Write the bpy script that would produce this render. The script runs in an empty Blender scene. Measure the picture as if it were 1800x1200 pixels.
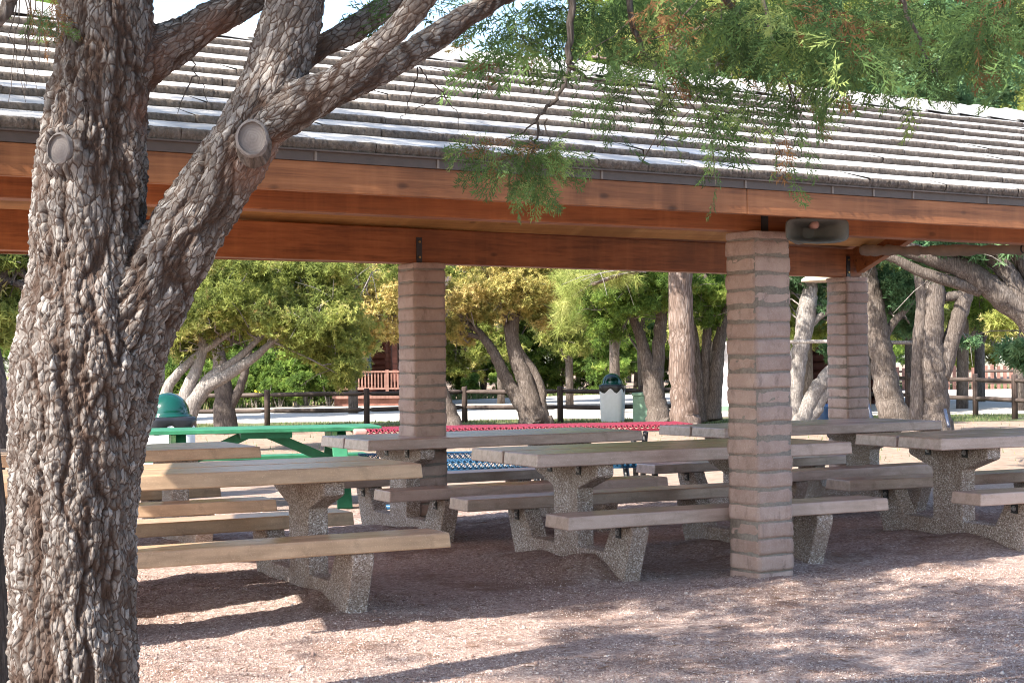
import bpy, bmesh, math, random
import numpy as np
from mathutils import Vector, Matrix
R = math.radians
random.seed(7); rng = np.random.default_rng(11)
scene = bpy.context.scene
COL = scene.collection

# ------------------------------------------------------------------ camera
F, CX, CY, ROLL, H = 2820.5, 900.0, 635.74, -0.0117, 1.353
def pt(px, py, Y):
    dx, dy = px-CX, py-CY
    c, s = math.cos(ROLL), math.sin(ROLL)
    x = dx*c+dy*s; y = -dx*s+dy*c
    return Vector((x/F*Y, Y, H-y/F*Y))
def gnd(px, py):
    dx, dy = px-CX, py-CY
    c, s = math.cos(ROLL), math.sin(ROLL)
    x = dx*c+dy*s; y = -dx*s+dy*c
    Y = F*H/y
    return Vector((x/F*Y, Y, 0))
cd = bpy.data.cameras.new('camera'); cam = bpy.data.objects.new('camera', cd); COL.objects.link(cam)
cd.sensor_width = 36; cd.lens = 36*F/1800; cd.shift_y = (CY-600)/1800; cd.clip_start = .05; cd.clip_end = 2000
cam.matrix_world = Matrix.Translation((0, 0, H)) @ Matrix.Rotation(math.pi/2, 4, 'X') @ Matrix.Rotation(ROLL, 4, 'Z')
scene.camera = cam

# ------------------------------------------------------------------ light
SUN = np.array([.867, .754, -1.0])
w = bpy.data.worlds.new('World'); scene.world = w; w.use_nodes = True
nt = w.node_tree; bg = nt.nodes['Background']
sky = nt.nodes.new('ShaderNodeTexSky'); sky.sky_type = 'NISHITA'; sky.sun_disc = False
sky.sun_elevation = R(41); sky.sun_rotation = math.atan2(-.867, -.754) % (2*math.pi)
sky.air_density = 1.0; sky.dust_density = 1.2; sky.ozone_density = 1.0
nt.links.new(sky.outputs[0], bg.inputs[0]); bg.inputs[1].default_value = .15
sl = bpy.data.lights.new('sun', 'SUN'); so = bpy.data.objects.new('sun', sl); COL.objects.link(so)
sl.energy = 5.0; sl.angle = R(.5); sl.color = (1, .93, .82)
so.rotation_euler = Vector(SUN).to_track_quat('-Z', 'Y').to_euler(); so.location = (-10, -10, 15)
vs = scene.view_settings; vs.view_transform = 'Standard'; vs.look = 'None'; vs.gamma = 1; vs.exposure = 1.58
scene.cycles.max_bounces = 6; scene.cycles.diffuse_bounces = 4; scene.cycles.transparent_max_bounces = 8
scene.cycles.use_denoising = True; scene.cycles.pixel_filter_type = 'BLACKMAN_HARRIS'; scene.cycles.filter_width = 1.05

# ------------------------------------------------------------------ materials
class N:
    def __init__(s, name, rough=.8, spec=.3):
        s.m = bpy.data.materials.new(name); s.m.use_nodes = True
        s.t = s.m.node_tree; s.b = s.t.nodes['Principled BSDF']; s.out = s.t.nodes['Material Output']
        s.b.inputs['Roughness'].default_value = rough; s.b.inputs['Specular IOR Level'].default_value = spec
        s.co = s.t.nodes.new('ShaderNodeTexCoord').outputs['Object']
    def node(s, t, **k):
        n = s.t.nodes.new(t)
        for a, v in k.items(): setattr(n, a, v)
        return n
    def link(s, a, b): s.t.links.new(a, b)
    def map(s, scale=(1, 1, 1), co=None, rot=(0, 0, 0)):
        n = s.node('ShaderNodeMapping'); n.inputs['Scale'].default_value = scale; n.inputs['Rotation'].default_value = rot
        s.link(co or s.co, n.inputs[0]); return n.outputs[0]
    def noise(s, scale, detail=5, rough=.6, co=None, dist=0):
        n = s.node('ShaderNodeTexNoise'); n.inputs['Scale'].default_value = scale; n.inputs['Detail'].default_value = detail
        n.inputs['Roughness'].default_value = rough; n.inputs['Distortion'].default_value = dist
        s.link(co or s.co, n.inputs['Vector']); return n.outputs[0]
    def voro(s, scale, feat='F1', co=None, out='Distance', rand=1):
        n = s.node('ShaderNodeTexVoronoi'); n.feature = feat; n.inputs['Scale'].default_value = scale
        n.inputs['Randomness'].default_value = rand
        s.link(co or s.co, n.inputs['Vector']); return n.outputs[out]
    def ramp(s, fac, stops):
        n = s.node('ShaderNodeValToRGB'); e = n.color_ramp.elements
        while len(e) < len(stops): e.new(.5)
        for i, (p, c) in enumerate(stops):
            e[i].position = p; e[i].color = (*c, 1) if len(c) == 3 else c
        s.link(fac, n.inputs[0]); return n.outputs[0]
    def g(s, v): return (v, v, v)
    def mix(s, fac, a, b, mode='MIX'):
        n = s.node('ShaderNodeMix'); n.data_type = 'RGBA'; n.blend_type = mode
        for sock, v in ((n.inputs[0], fac), (n.inputs[6], a), (n.inputs[7], b)):
            if isinstance(v, (int, float)): sock.default_value = v
            elif isinstance(v, tuple): sock.default_value = (*v, 1)
            else: s.link(v, sock)
        return n.outputs[2]
    def math(s, op, a, b=0.0):
        n = s.node('ShaderNodeMath'); n.operation = op
        for sock, v in ((n.inputs[0], a), (n.inputs[1], b)):
            if isinstance(v, (int, float)): sock.default_value = v
            else: s.link(v, sock)
        return n.outputs[0]
    def attr(s, name):
        n = s.node('ShaderNodeAttribute'); n.attribute_name = name; return n.outputs['Fac']
    def rnd(s): return s.node('ShaderNodeObjectInfo').outputs['Random']
    def col(s, c):
        if isinstance(c, tuple): s.b.inputs['Base Color'].default_value = (*c, 1)
        else: s.link(c, s.b.inputs['Base Color'])
        return s
    def bump(s, h, strength=.5, dist=.01):
        n = s.node('ShaderNodeBump'); n.inputs['Strength'].default_value = strength; n.inputs['Distance'].default_value = dist
        s.link(h, n.inputs['Height']); s.link(n.outputs[0], s.b.inputs['Normal']); return s

M = {}
def gravel():
    n = N('gravel', .95, .1)
    co = n.co
    c1 = n.voro(95, out='Color'); c2 = n.voro(45, out='Color')
    big = n.noise(1.6, 4); mid = n.noise(9, 5)
    sep = n.node('ShaderNodeSeparateColor'); n.link(c1, sep.inputs[0])
    sep2 = n.node('ShaderNodeSeparateColor'); n.link(c2, sep2.inputs[0])
    a = n.ramp(sep.outputs[0], [(0, (.17, .115, .10)), (.3, (.29, .21, .185)), (.65, (.38, .29, .255)), (.9, (.51, .42, .375)), (1, (.7, .62, .57))])
    a = n.mix(.35, a, n.ramp(sep2.outputs[1], [(0, (.21, .14, .125)), (.5, (.335, .248, .218)), (1, (.53, .44, .39))]))
    dirt = n.ramp(n.math('ADD', n.math('MULTIPLY', big, .7), n.math('MULTIPLY', mid, .3)), [(.50, (0, 0, 0)), (.62, (1, 1, 1))])
    a = n.mix(n.math('MULTIPLY', dirt, .7), a, (.19, .115, .085))
    # farther from the shelter the crushed gravel gives way to tan dirt with litter
    sx = n.node('ShaderNodeSeparateXYZ'); n.link(n.co, sx.inputs[0])
    fy = n.math('ADD', sx.outputs[1], n.math('MULTIPLY', n.math('SUBTRACT', n.noise(.35, 4), .5), 7.0))
    far = n.ramp(n.math('MULTIPLY', fy, .02), [(.29, (0, 0, 0)), (.36, (1, 1, 1))])
    lit = n.noise(5, 6, .7, n.map((1, 2.5, 1)))
    d = n.ramp(lit, [(.30, (.15, .095, .07)), (.48, (.33, .24, .185)), (.7, (.46, .36, .29))])
    n.col(n.mix(far, a, d))
    h = n.math('ADD', n.voro(95), n.math('MULTIPLY', n.voro(45), .8))
    return n.bump(n.math('ADD', h, n.noise(160, 3)), .9, .008).m
def conc(name, base, lo, hi, sc=30, spec=.35, rough=.55):
    n = N(name, rough, spec)
    v = n.noise(3.2, 6, .65); f = n.noise(sc*6, 3, .7); st = n.noise(2.5, 4, .6, n.map((1.2, 9, 9)))
    c = n.ramp(v, [(.3, lo), (.5, base), (.72, hi)])
    c = n.mix(n.ramp(st, [(.42, (0, 0, 0)), (.72, (.8, .8, .8))]), c, tuple(x*.66 for x in lo))
    c = n.mix(n.ramp(n.noise(9, 6, .7), [(.55, (0, 0, 0)), (.7, (.55, .55, .55))]), c, tuple(x*.5 for x in lo))
    c = n.mix(n.ramp(n.noise(140, 3, .7), [(.56, (0, 0, 0)), (.7, (.5, .5, .5))]), c, tuple(min(1, x*1.35) for x in hi))
    pit = n.ramp(n.voro(48), [(.0, (1, 1, 1)), (.07, (0, 0, 0))])
    c = n.mix(n.math('MULTIPLY', pit, .7), c, tuple(x*.4 for x in lo))
    tn = n.math('MULTIPLY', n.math('SUBTRACT', n.rnd(), .5), .5)
    c = n.mix(n.math('ABSOLUTE', tn), c, (.40, .31, .22))
    n.col(c)
    return n.bump(n.math('SUBTRACT', f, n.math('MULTIPLY', pit, 1.2)), .10, .003).m
def aggregate():
    n = N('exposed_aggregate', .85, .3)
    v = n.voro(150, out='Color'); s = n.node('ShaderNodeSeparateColor'); n.link(v, s.inputs[0])
    c = n.ramp(s.outputs[0], [(0, (.15, .115, .095)), (.25, (.26, .205, .17)), (.55, (.36, .295, .255)), (.85, (.48, .42, .38)), (1, (.74, .71, .69))])
    c = n.mix(n.ramp(n.noise(4, 4), [(.45, (0, 0, 0)), (.7, (.55, .55, .55))]), c, (.19, .125, .09))
    n.col(c)
    return n.bump(n.math('SUBTRACT', 1.0, n.voro(150)), .5, .004).m
def block():
    n = N('slump_block', .92, .15)
    v = n.noise(7, 6, .65); f = n.noise(120, 5, .7); fine = n.noise(45, 6, .75)
    c = n.ramp(v, [(.3, (.325, .23, .193)), (.5, (.42, .308, .266)), (.72, (.52, .405, .357))])
    c = n.mix(n.ramp(fine, [(.5, (0, 0, 0)), (.75, (.6, .6, .6))]), c, (.50, .40, .35))
    crs = n.attr('course')
    c = n.mix(.35, c, n.ramp(crs, [(0, (.31, .217, .183)), (.5, (.43, .314, .27)), (1, (.56, .43, .377))]))
    pit = n.ramp(n.voro(60), [(0, (1, 1, 1)), (.10, (0, 0, 0))])
    c = n.mix(n.math('MULTIPLY', pit, .7), c, (.14, .10, .085))
    c = n.mix(n.ramp(n.noise(16, 6, .75, n.map((1, 1, .45))), [(.54, (0, 0, 0)), (.70, (.7, .7, .7))]), c, (.20, .145, .125))
    c = n.mix(n.ramp(f, [(.52, (0, 0, 0)), (.72, (.55, .55, .55))]), c, (.60, .50, .46))
    n.col(c)
    return n.bump(n.math('ADD', n.math('MULTIPLY', f, .6), n.math('SUBTRACT', fine, pit)), .9, .010).m
def mortar():
    n = N('mortar', .95, .1); n.col(n.ramp(n.noise(60, 5, .7), [(.3, (.19, .165, .142)), (.7, (.33, .295, .26))]))
    return n.bump(n.noise(130, 4, .7), .8, .006).m
def wood(name, c0, c1, c2, rough=.55, axis=0, sc=1.0):
    n = N(name, rough, .3)
    s = [22*sc]*3; s[axis] = .9*sc
    w1 = n.noise(1.0, 6, .62, n.map(tuple(s)), .6); s2 = [90*sc]*3; s2[axis] = 3*sc
    w2 = n.noise(1.0, 4, .7, n.map(tuple(s2)))
    bl = n.noise(1.3, 4, .6)
    c = n.ramp(n.math('ADD', n.math('MULTIPLY', w1, .7), n.math('MULTIPLY', w2, .3)), [(.34, c0), (.5, c1), (.68, c2)])
    c = n.mix(n.ramp(bl, [(.42, (0, 0, 0)), (.68, (.55, .55, .55))]), c, tuple(x*.55 for x in c0))
    s3 = [5.5]*3; s3[axis] = 2.6
    kn = n.ramp(n.voro(1.0, co=n.map(tuple(s3))), [(0, (1, 1, 1)), (.06, (.7, .7, .7)), (.11, (0, 0, 0))])
    c = n.mix(n.math('MULTIPLY', kn, .75), c, tuple(x*.25 for x in c0))
    s4 = [.8]*3; s4[axis] = 9; vst = n.noise(1.0, 4, .6, n.map(tuple(s4)))
    c = n.mix(n.ramp(vst, [(.5, (0, 0, 0)), (.72, (.2, .2, .2))]), c, tuple(min(1, x*1.4) for x in c2))
    n.col(c)
    return n.bump(n.math('ADD', w2, n.math('MULTIPLY', kn, -.6)), .35, .005).m
def plain(name, c, rough=.6, spec=.3, var=.25, metal=0, sc=12):
    n = N(name, rough, spec); n.b.inputs['Metallic'].default_value = metal
    v = n.noise(sc, 5, .65)
    n.col(n.ramp(v, [(.3, tuple(x*(1-var) for x in c)), (.7, tuple(min(1, x*(1+var)) for x in c))]))
    return n.bump(n.noise(sc*5, 3), .12, .003).m
def bark_near():
    n = N('alligator_juniper_bark', .92, .15)
    av = n.node('ShaderNodeAttribute'); av.attribute_name = 'barkco'; co = av.outputs['Vector']
    wn = n.node('ShaderNodeTexNoise'); wn.inputs['Scale'].default_value = 26; wn.inputs['Detail'].default_value = 4; n.link(co, wn.inputs['Vector'])
    mx = n.node('ShaderNodeVectorMath'); mx.operation = 'MULTIPLY_ADD'; n.link(wn.outputs['Color'], mx.inputs[0]); mx.inputs[1].default_value = (.018,)*3; n.link(co, mx.inputs[2]); cw = mx.outputs[0]
    fur = n.attr('fur'); rd = n.attr('red'); big = n.attr('crack')
    e1 = n.voro(64, 'DISTANCE_TO_EDGE', cw); vc = n.voro(64, 'F1', cw, 'Color')
    sp = n.node('ShaderNodeSeparateColor'); n.link(vc, sp.inputs[0])
    fine = n.noise(95, 7, .78, cw); mid = n.noise(30, 5, .7, cw)
    pl = n.ramp(n.math('ADD', n.math('MULTIPLY', sp.outputs[0], .32), n.math('MULTIPLY', fine, .68)), [(.24, (.055, .046, .041)), (.42, (.14, .122, .112)), (.60, (.265, .245, .232)), (.82, (.46, .445, .432))])
    pl = n.mix(n.ramp(mid, [(.48, (0, 0, 0)), (.68, (.75, .75, .75))]), pl, (.12, .092, .078))
    cm = n.math('MULTIPLY', n.ramp(e1, [(.008, (.0, .0, .0)), (.10, (1, 1, 1))]), n.ramp(fur, [(.12, (.0, .0, .0)), (.75, (1, 1, 1))]))
    cm = n.math('MULTIPLY', cm, n.ramp(big, [(0, (.7, .7, .7)), (.5, (1, 1, 1))]))
    c = n.mix(cm, n.mix(mid, (.045, .031, .025), (.085, .054, .041)), pl)
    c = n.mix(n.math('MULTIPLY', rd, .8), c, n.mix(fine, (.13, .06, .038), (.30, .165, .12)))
    n.col(c)
    h = n.math('ADD', n.math('MULTIPLY', n.math('MINIMUM', e1, .2), 3.2), n.math('ADD', n.math('MULTIPLY', fine, 1.1), n.math('MULTIPLY', sp.outputs[1], .35)))
    return n.bump(h, .8, .009).m
def bark(name, c0, c1, c2, sc=1.0, plates=False):
    n = N(name, .92, .15)
    co = n.map((34*sc, 34*sc, 3.6*sc)); a = n.noise(1, 7, .72, co, 1.6)
    b = n.voro(1.0, 'DISTANCE_TO_EDGE', n.map((38*sc, 38*sc, 7*sc)))
    c = n.ramp(n.math('ADD', n.math('MULTIPLY', a, .75), n.math('MULTIPLY', n.noise(2.2, 4), .25)), [(.32, c0), (.5, c1), (.66, c2)])
    c = n.mix(n.ramp(b, [(0, (.5, .5, .5)), (.16, (0, 0, 0))]), c, tuple(x*.5 for x in c0))
    n.col(c)
    return n.bump(n.math('ADD', a, n.math('MULTIPLY', b, .5)), .9, .03).m
def leaf(name, stops, trans=.35, brown=None):
    n = N(name, .75, .15)
    t = n.attr('tint')
    c = n.ramp(t, stops)
    n.col(c)
    tr = n.node('ShaderNodeBsdfTranslucent'); n.link(c, tr.inputs[0])
    mx = n.node('ShaderNodeMixShader'); mx.inputs[0].default_value = trans
    n.link(n.b.outputs[0], mx.inputs[1]); n.link(tr.outputs[0], mx.inputs[2]); n.link(mx.outputs[0], n.out.inputs[0])
    return n.m
M['gravel'] = gravel()
M['slab'] = conc('pink_tan_concrete', (.44, .33, .295), (.36, .265, .23), (.51, .40, .36), rough=.27, spec=.6)
M['slab_sunlit'] = conc('sunlit_tan_concrete', (.52, .345, .215), (.43, .275, .165), (.60, .42, .28), rough=.27, spec=.6)  # tan slabs of two tables, sunlit warmth partly put into the colour
M['agg'] = aggregate(); M['block'] = block(); M['mortar'] = mortar()
M['fascia'] = wood('stained_fascia', (.15, .052, .02), (.30, .112, .042), (.41, .17, .07))
M['beam'] = wood('stained_beam', (.165, .055, .02), (.32, .108, .038), (.42, .155, .056))
M['ceil'] = wood('honey_boards', (.48, .23, .075), (.66, .35, .13), (.76, .45, .19), axis=0)
M['drip'] = plain('brown_metal_edge', (.085, .06, .05), .5, .4, .15)
M['seam'] = plain('edge_joint', (.22, .18, .155), .6)
M['iron'] = plain('black_iron', (.02, .02, .022), .45, .5)
M['brass'] = plain('bolt_head', (.35, .24, .1), .4, .5, metal=.8)
M['steel'] = plain('galvanised_bolt', (.35, .35, .36), .35, .5, metal=.8)
def tile():
    n = N('concrete_roof_tile', .95, .1)
    a = n.noise(1, 4, .7, n.map((120, 5, 5))); b = n.noise(5, 5, .6); f = n.noise(70, 5, .75)
    c = n.ramp(n.math('ADD', n.math('MULTIPLY', a, .5), n.math('MULTIPLY', b, .5)), [(.3, (.42, .405, .39)), (.5, (.50, .485, .47)), (.7, (.58, .565, .55))])
    c = n.mix(n.math('MULTIPLY', n.attr('tone'), .45), c, (.33, .31, .30)); st = n.noise(1.4, 5, .7)
    c = n.mix(n.ramp(st, [(.5, (0, 0, 0)), (.72, (.5, .5, .5))]), c, (.30, .27, .25))
    return n.col(c).bump(n.math('ADD', a, f), .35, .004).m
def tilebutt():
    n = N('rough_tile_butt', .97, .08)
    c = n.ramp(n.noise(40, 6, .75), [(.35, (.10, .082, .07)), (.6, (.19, .16, .14)), (.75, (.28, .25, .225))])
    return n.col(c).bump(n.noise(85, 5, .75), .9, .008).m
M['tile'] = tile(); M['butt'] = tilebutt()
M['jbark'] = bark_near()
M['cut'] = None
def cutwood():
    n = N('weathered_cut_wood', .85, .2)
    wv = n.node('ShaderNodeTexWave'); wv.wave_type = 'RINGS'; wv.rings_direction = 'SPHERICAL'; wv.inputs['Scale'].default_value = 42; wv.inputs['Distortion'].default_value = 9
    wv.inputs['Detail'].default_value = 4; n.link(n.co, wv.inputs[0])
    c = n.ramp(wv.outputs[1], [(0, (.155, .138, .13)), (1, (.185, .166, .157))])
    c = n.mix(n.ramp(n.noise(18, 4), [(.4, (0, 0, 0)), (.7, (.7, .7, .7))]), c, (.12, .10, .095))
    return n.col(c).bump(n.noise(60, 5), .4, .004).m
M['cut'] = cutwood()
M['bark_grey'] = bark('grey_juniper_bark', (.065, .05, .043), (.155, .127, .11), (.29, .255, .235))
M['bark_pale'] = bark('pale_weathered_bark', (.14, .12, .108), (.29, .262, .245), (.47, .445, .425))
M['bark_dark'] = bark('dark_bark', (.045, .037, .033), (.105, .085, .075), (.19, .16, .145))
M['bark_pine'] = bark('reddish_pine_bark', (.075, .05, .04), (.185, .135, .112), (.36, .31, .285), .45)
G0 = [(0, (.17, .085, .04)), (.10, (.27, .15, .065)), (.14, (.045, .075, .028)), (.5, (.085, .15, .05)), (.85, (.15, .24, .075)), (1, (.30, .37, .12))]
M['leaf_near'] = leaf('juniper_scale_leaves', G0, .3)
M['leaf_green'] = leaf('fresh_green_leaves', [(0, (0.175, 0.125, 0.05)), (.08, (0.075, 0.125, 0.037)), (.45, (0.163, 0.263, 0.062)), (.8, (0.312, 0.425, 0.094)), (1, (0.525, 0.587, 0.175))], .56)
M['leaf_olive'] = leaf('olive_juniper_leaves', [(0, (0.366, 0.244, 0.098)), (.12, (0.11, 0.134, 0.043)), (.45, (0.232, 0.281, 0.073)), (.8, (0.439, 0.464, 0.134)), (1, (0.659, 0.586, 0.256))], .56)
M['leaf_gold'] = leaf('golden_juniper_leaves', [(0, (0.092, 0.115, 0.034)), (.2, (0.241, 0.241, 0.069)), (.55, (0.506, 0.437, 0.149)), (1, (0.736, 0.575, 0.265))], .35)
M['leaf_dark'] = leaf('dark_evergreen_leaves', [(0, (0.048, 0.08, 0.035)), (.5, (0.104, 0.208, 0.096)), (1, (0.256, 0.4, 0.192))], .35)
M['leaf_pine'] = leaf('pine_needles', [(0, (0.132, 0.18, 0.042)), (.5, (0.336, 0.384, 0.108)), (1, (0.624, 0.6, 0.252))], .35)
M['needle_dry'] = plain('dry_needles', (.22, .14, .09), .9, .1, .4)
M['green_paint'] = plain('green_painted_wood', (.03, .16, .082), .45, .4, .3, sc=7)
M['green_pale'] = plain('worn_pale_green_paint', (.20, .36, .17), .6, .3, .25, sc=7)
M['dome'] = plain('glossy_green_plastic', (.003, .055, .04), .10, .6, .15)
M['domehole'] = plain('dark_flap', (.003, .02, .016), .1, .6, .1)
M['bag'] = plain('black_bin_liner', (.015, .016, .02), .35, .5, .3)
M['binwhite'] = plain('white_bin_body', (.72, .73, .75), .55, .3, .05)
M['redmesh'] = plain('red_coated_mesh', (.22, .018, .04), .4, .45, .15)
M['pinkend'] = plain('faded_red_end', (.42, .22, .20), .6, .3, .15)
M['bluemesh'] = plain('blue_coated_mesh', (.012, .075, .16), .4, .45, .15)
M['postwood'] = wood('brown_rail_wood', (.03, .02, .017), (.065, .044, .037), (.11, .082, .072), .8, axis=2)
M['railwood'] = wood('weathered_rail_wood', (.035, .025, .022), (.08, .058, .05), (.15, .118, .105), .8, axis=0)
M['log'] = wood('stained_log', (.07, .024, .018), (.13, .045, .034), (.19, .075, .055), .6, axis=0)
M['deckwood'] = wood('reddish_deck_wood', (.14, .065, .05), (.24, .125, .10), (.32, .19, .155), .7, axis=2)
M['white'] = plain('white_siding', (.70, .67, .72), .6, .3, .06)
M['teal'] = plain('teal_trim', (.12, .22, .24), .6)
M['glass'] = plain('window_glass', (.05, .06, .07), .05, .7, .1)
M['utility'] = plain('sage_green_metal', (.17, .28, .20), .5, .4, .12)
M['canvas'] = plain('tan_canvas', (.27, .22, .18), .9, .1, .2, sc=5)
M['horn'] = plain('grey_horn_plastic', (.12, .115, .10), .5, .4, .2)
M['hornpink'] = plain('horn_driver', (.40, .22, .18), .6, .3, .2)
M['cream'] = plain('cream_enamel', (.62, .52, .38), .5, .3, .1)
M['blue'] = plain('blue_plastic', (.04, .11, .26), .4, .4, .2)
M['poleblue'] = plain('blue_grey_metal', (.035, .045, .08), .4, .4, .2)
M['redstone'] = plain('red_sandstone', (.21, .10, .08), .9, .1, .45, sc=4)
def road():
    n = N('pale_road', .95, .1); v = n.noise(.5, 5); f = n.noise(25, 5, .7)
    c = n.ramp(n.math('ADD', n.math('MULTIPLY', v, .5), n.math('MULTIPLY', f, .5)), [(.35, (.40, .36, .32)), (.65, (.55, .51, .47))])
    ck = n.ramp(n.voro(.35, 'DISTANCE_TO_EDGE'), [(0, (.5, .5, .5)), (.012, (0, 0, 0))])
    return n.col(n.mix(ck, c, (.2, .18, .16))).bump(f, .3, .01).m
M['road'] = road()
def turf():
    n = N('verge_turf', .95, .05); c = n.ramp(n.noise(3, 6, .7), [(.3, (.11, .105, .06)), (.55, (.15, .165, .095)), (.75, (.32, .27, .20))])
    return n.col(c).bump(n.noise(30, 5), .6, .03).m
M['turf'] = turf()
M['grass'] = leaf('grass_blades', [(0, (.10, .14, .05)), (.6, (.14, .21, .08)), (1, (.33, .28, .15))], .3)
M['flower'] = plain('yellow_petals', (.75, .55, .05), .7)

# ------------------------------------------------------------------ mesh helpers
def tag(o, label=None, cat=None, group=None, kind=None):
    if label: o['label'] = label
    if cat: o['category'] = cat
    if group: o['group'] = group
    if kind: o['kind'] = kind
    return o
def link(o, parent=None):
    COL.objects.link(o)
    if parent is not None: o.parent = parent
    return o
def empty(name, loc=(0, 0, 0), rz=0, **k):
    o = bpy.data.objects.new(name, None); o.location = loc; o.rotation_euler = (0, 0, rz); o.empty_display_size = .2
    link(o); tag(o, **k); return o
def arr(name, V, Fc, mat, parent=None, smooth=False, attrs=None, mats=None, midx=None):
    """mesh object from numpy arrays; Fc is (n,3) or (n,4)"""
    V = np.asarray(V, np.float32); Fc = np.asarray(Fc, np.int32); k = Fc.shape[1]
    me = bpy.data.meshes.new(name)
    me.vertices.add(len(V)); me.vertices.foreach_set('co', V.ravel())
    me.loops.add(Fc.size); me.loops.foreach_set('vertex_index', Fc.ravel())
    me.polygons.add(len(Fc)); me.polygons.foreach_set('loop_start', np.arange(0, Fc.size, k, dtype=np.int32))
    if smooth: me.polygons.foreach_set('use_smooth', np.ones(len(Fc), bool))
    for m_ in (mats or [mat]): me.materials.append(m_)
    if midx is not None: me.polygons.foreach_set('material_index', np.asarray(midx, np.int32))
    for a, v in (attrs or {}).items():
        at = me.attributes.new(a, 'FLOAT', 'POINT'); at.data.foreach_set('value', np.asarray(v, np.float32))
    me.update(calc_edges=True)
    return link(bpy.data.objects.new(name, me), parent)
class MB:
    def __init__(s): s.bm = bmesh.new()
    def box(s, lo, hi, bev=0.0, mi=0, mtx=None, seg=1):
        lo = Vector(lo); hi = Vector(hi)
        r = bmesh.ops.create_cube(s.bm, size=1); v = r['verts']
        for q in v: q.co = Vector(((q.co.x+.5)*(hi.x-lo.x)+lo.x, (q.co.y+.5)*(hi.y-lo.y)+lo.y, (q.co.z+.5)*(hi.z-lo.z)+lo.z))
        fs = set(f for q in v for f in q.link_faces)
        if bev > 0:
            es = list(set(e for q in v for e in q.link_edges))
            rr = bmesh.ops.bevel(s.bm, geom=es, offset=bev, segments=seg, affect='EDGES', profile=.5)
            fs |= set(rr['faces']); v = list(set(q for f in fs if f.is_valid for q in f.verts))
        for f in fs:
            if f.is_valid: f.material_index = mi
        if mtx is not None: bmesh.ops.transform(s.bm, matrix=mtx, verts=v)
        return v
    def bar(s, a, b, wd, ht, bev=0.0, mi=0, up=(0, 0, 1)):
        a = Vector(a); b = Vector(b); d = b-a; L = d.length; x = d/L
        y = Vector(up).cross(x); y.normalize(); z = x.cross(y)
        m = Matrix((x, y, z)).transposed().to_4x4(); m.translation = a
        return s.box((0, -wd/2, -ht/2), (L, wd/2, ht/2), bev, mi, m)
    def tube(s, pts, rad, n=10, cap=True, mi=0, jit=0):
        pts = [Vector(p) for p in pts]; rings = []
        if isinstance(rad, (int, float)): rad = [rad]*len(pts)
        ref = None
        for i, p in enumerate(pts):
            d = (pts[min(i+1, len(pts)-1)]-pts[max(i-1, 0)]).normalized()
            if ref is None: ref = Vector((1, 0, 0)) if abs(d.x) < .8 else Vector((0, 1, 0))
            y = d.cross(ref).normalized(); x = y.cross(d); ref = x
            rings.append([s.bm.verts.new(p+(x*math.cos(2*math.pi*k/n)+y*math.sin(2*math.pi*k/n))*rad[i]*(1+random.uniform(-jit, jit))) for k in range(n)])
        for i in range(len(rings)-1):
            for k in range(n):
                f = s.bm.faces.new((rings[i][k], rings[i][(k+1) % n], rings[i+1][(k+1) % n], rings[i+1][k])); f.material_index = mi; f.smooth = True
        if cap:
            f = s.bm.faces.new(rings[0][::-1]); f.material_index = mi; f = s.bm.faces.new(rings[-1]); f.material_index = mi
        return s
    def lathe(s, prof, n=32, mi=0, c=(0, 0, 0), smooth=True, sq=0):
        rings = []
        for r, z in prof:
            rg = []
            for k in range(n):
                a = 2*math.pi*k/n; q = 1.0
                if sq: q = 1/(abs(math.cos(a))**sq+abs(math.sin(a))**sq)**(1/sq)
                rg.append(s.bm.verts.new((c[0]+r*q*math.cos(a), c[1]+r*q*math.sin(a), c[2]+z)))
            rings.append(rg)
        for i in range(len(rings)-1):
            for k in range(n):
                f = s.bm.faces.new((rings[i][k], rings[i][(k+1) % n], rings[i+1][(k+1) % n], rings[i+1][k])); f.smooth = smooth; f.material_index = mi
        if prof[0][0] > 1e-4: s.bm.faces.new(rings[0][::-1]).material_index = mi
        if prof[-1][0] > 1e-4: s.bm.faces.new(rings[-1]).material_index = mi
        return s
    def prism(s, poly, x0, x1, mi=0, bev=0):
        """poly of (y,z), extruded along x"""
        a = [s.bm.verts.new((x0, y, z)) for y, z in poly]; b = [s.bm.verts.new((x1, y, z)) for y, z in poly]
        n = len(poly); fs = [s.bm.faces.new(a), s.bm.faces.new(b[::-1])]
        for i in range(n): fs.append(s.bm.faces.new((a[i], b[i], b[(i+1) % n], a[(i+1) % n])))
        for f in fs: f.material_index = mi
        bmesh.ops.recalc_face_normals(s.bm, faces=fs)
        if bev:
            es = list(set(e for f in fs for e in f.edges))
            bmesh.ops.bevel(s.bm, geom=es, offset=bev, segments=1, affect='EDGES')
        return s
    def build(s, name, mat, parent=None, loc=None):
        me = bpy.data.meshes.new(name); s.bm.to_mesh(me); s.bm.free()
        for m_ in (mat if isinstance(mat, list) else [mat]): me.materials.append(m_)
        o = bpy.data.objects.new(name, me)
        if loc is not None: o.location = loc
        return link(o, parent)
def copy_tree(o, parent=None):
    c = o.copy(); COL.objects.link(c)
    if parent is not None: c.parent = parent
    for ch in list(o.children): copy_tree(ch, c)
    return c

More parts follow.
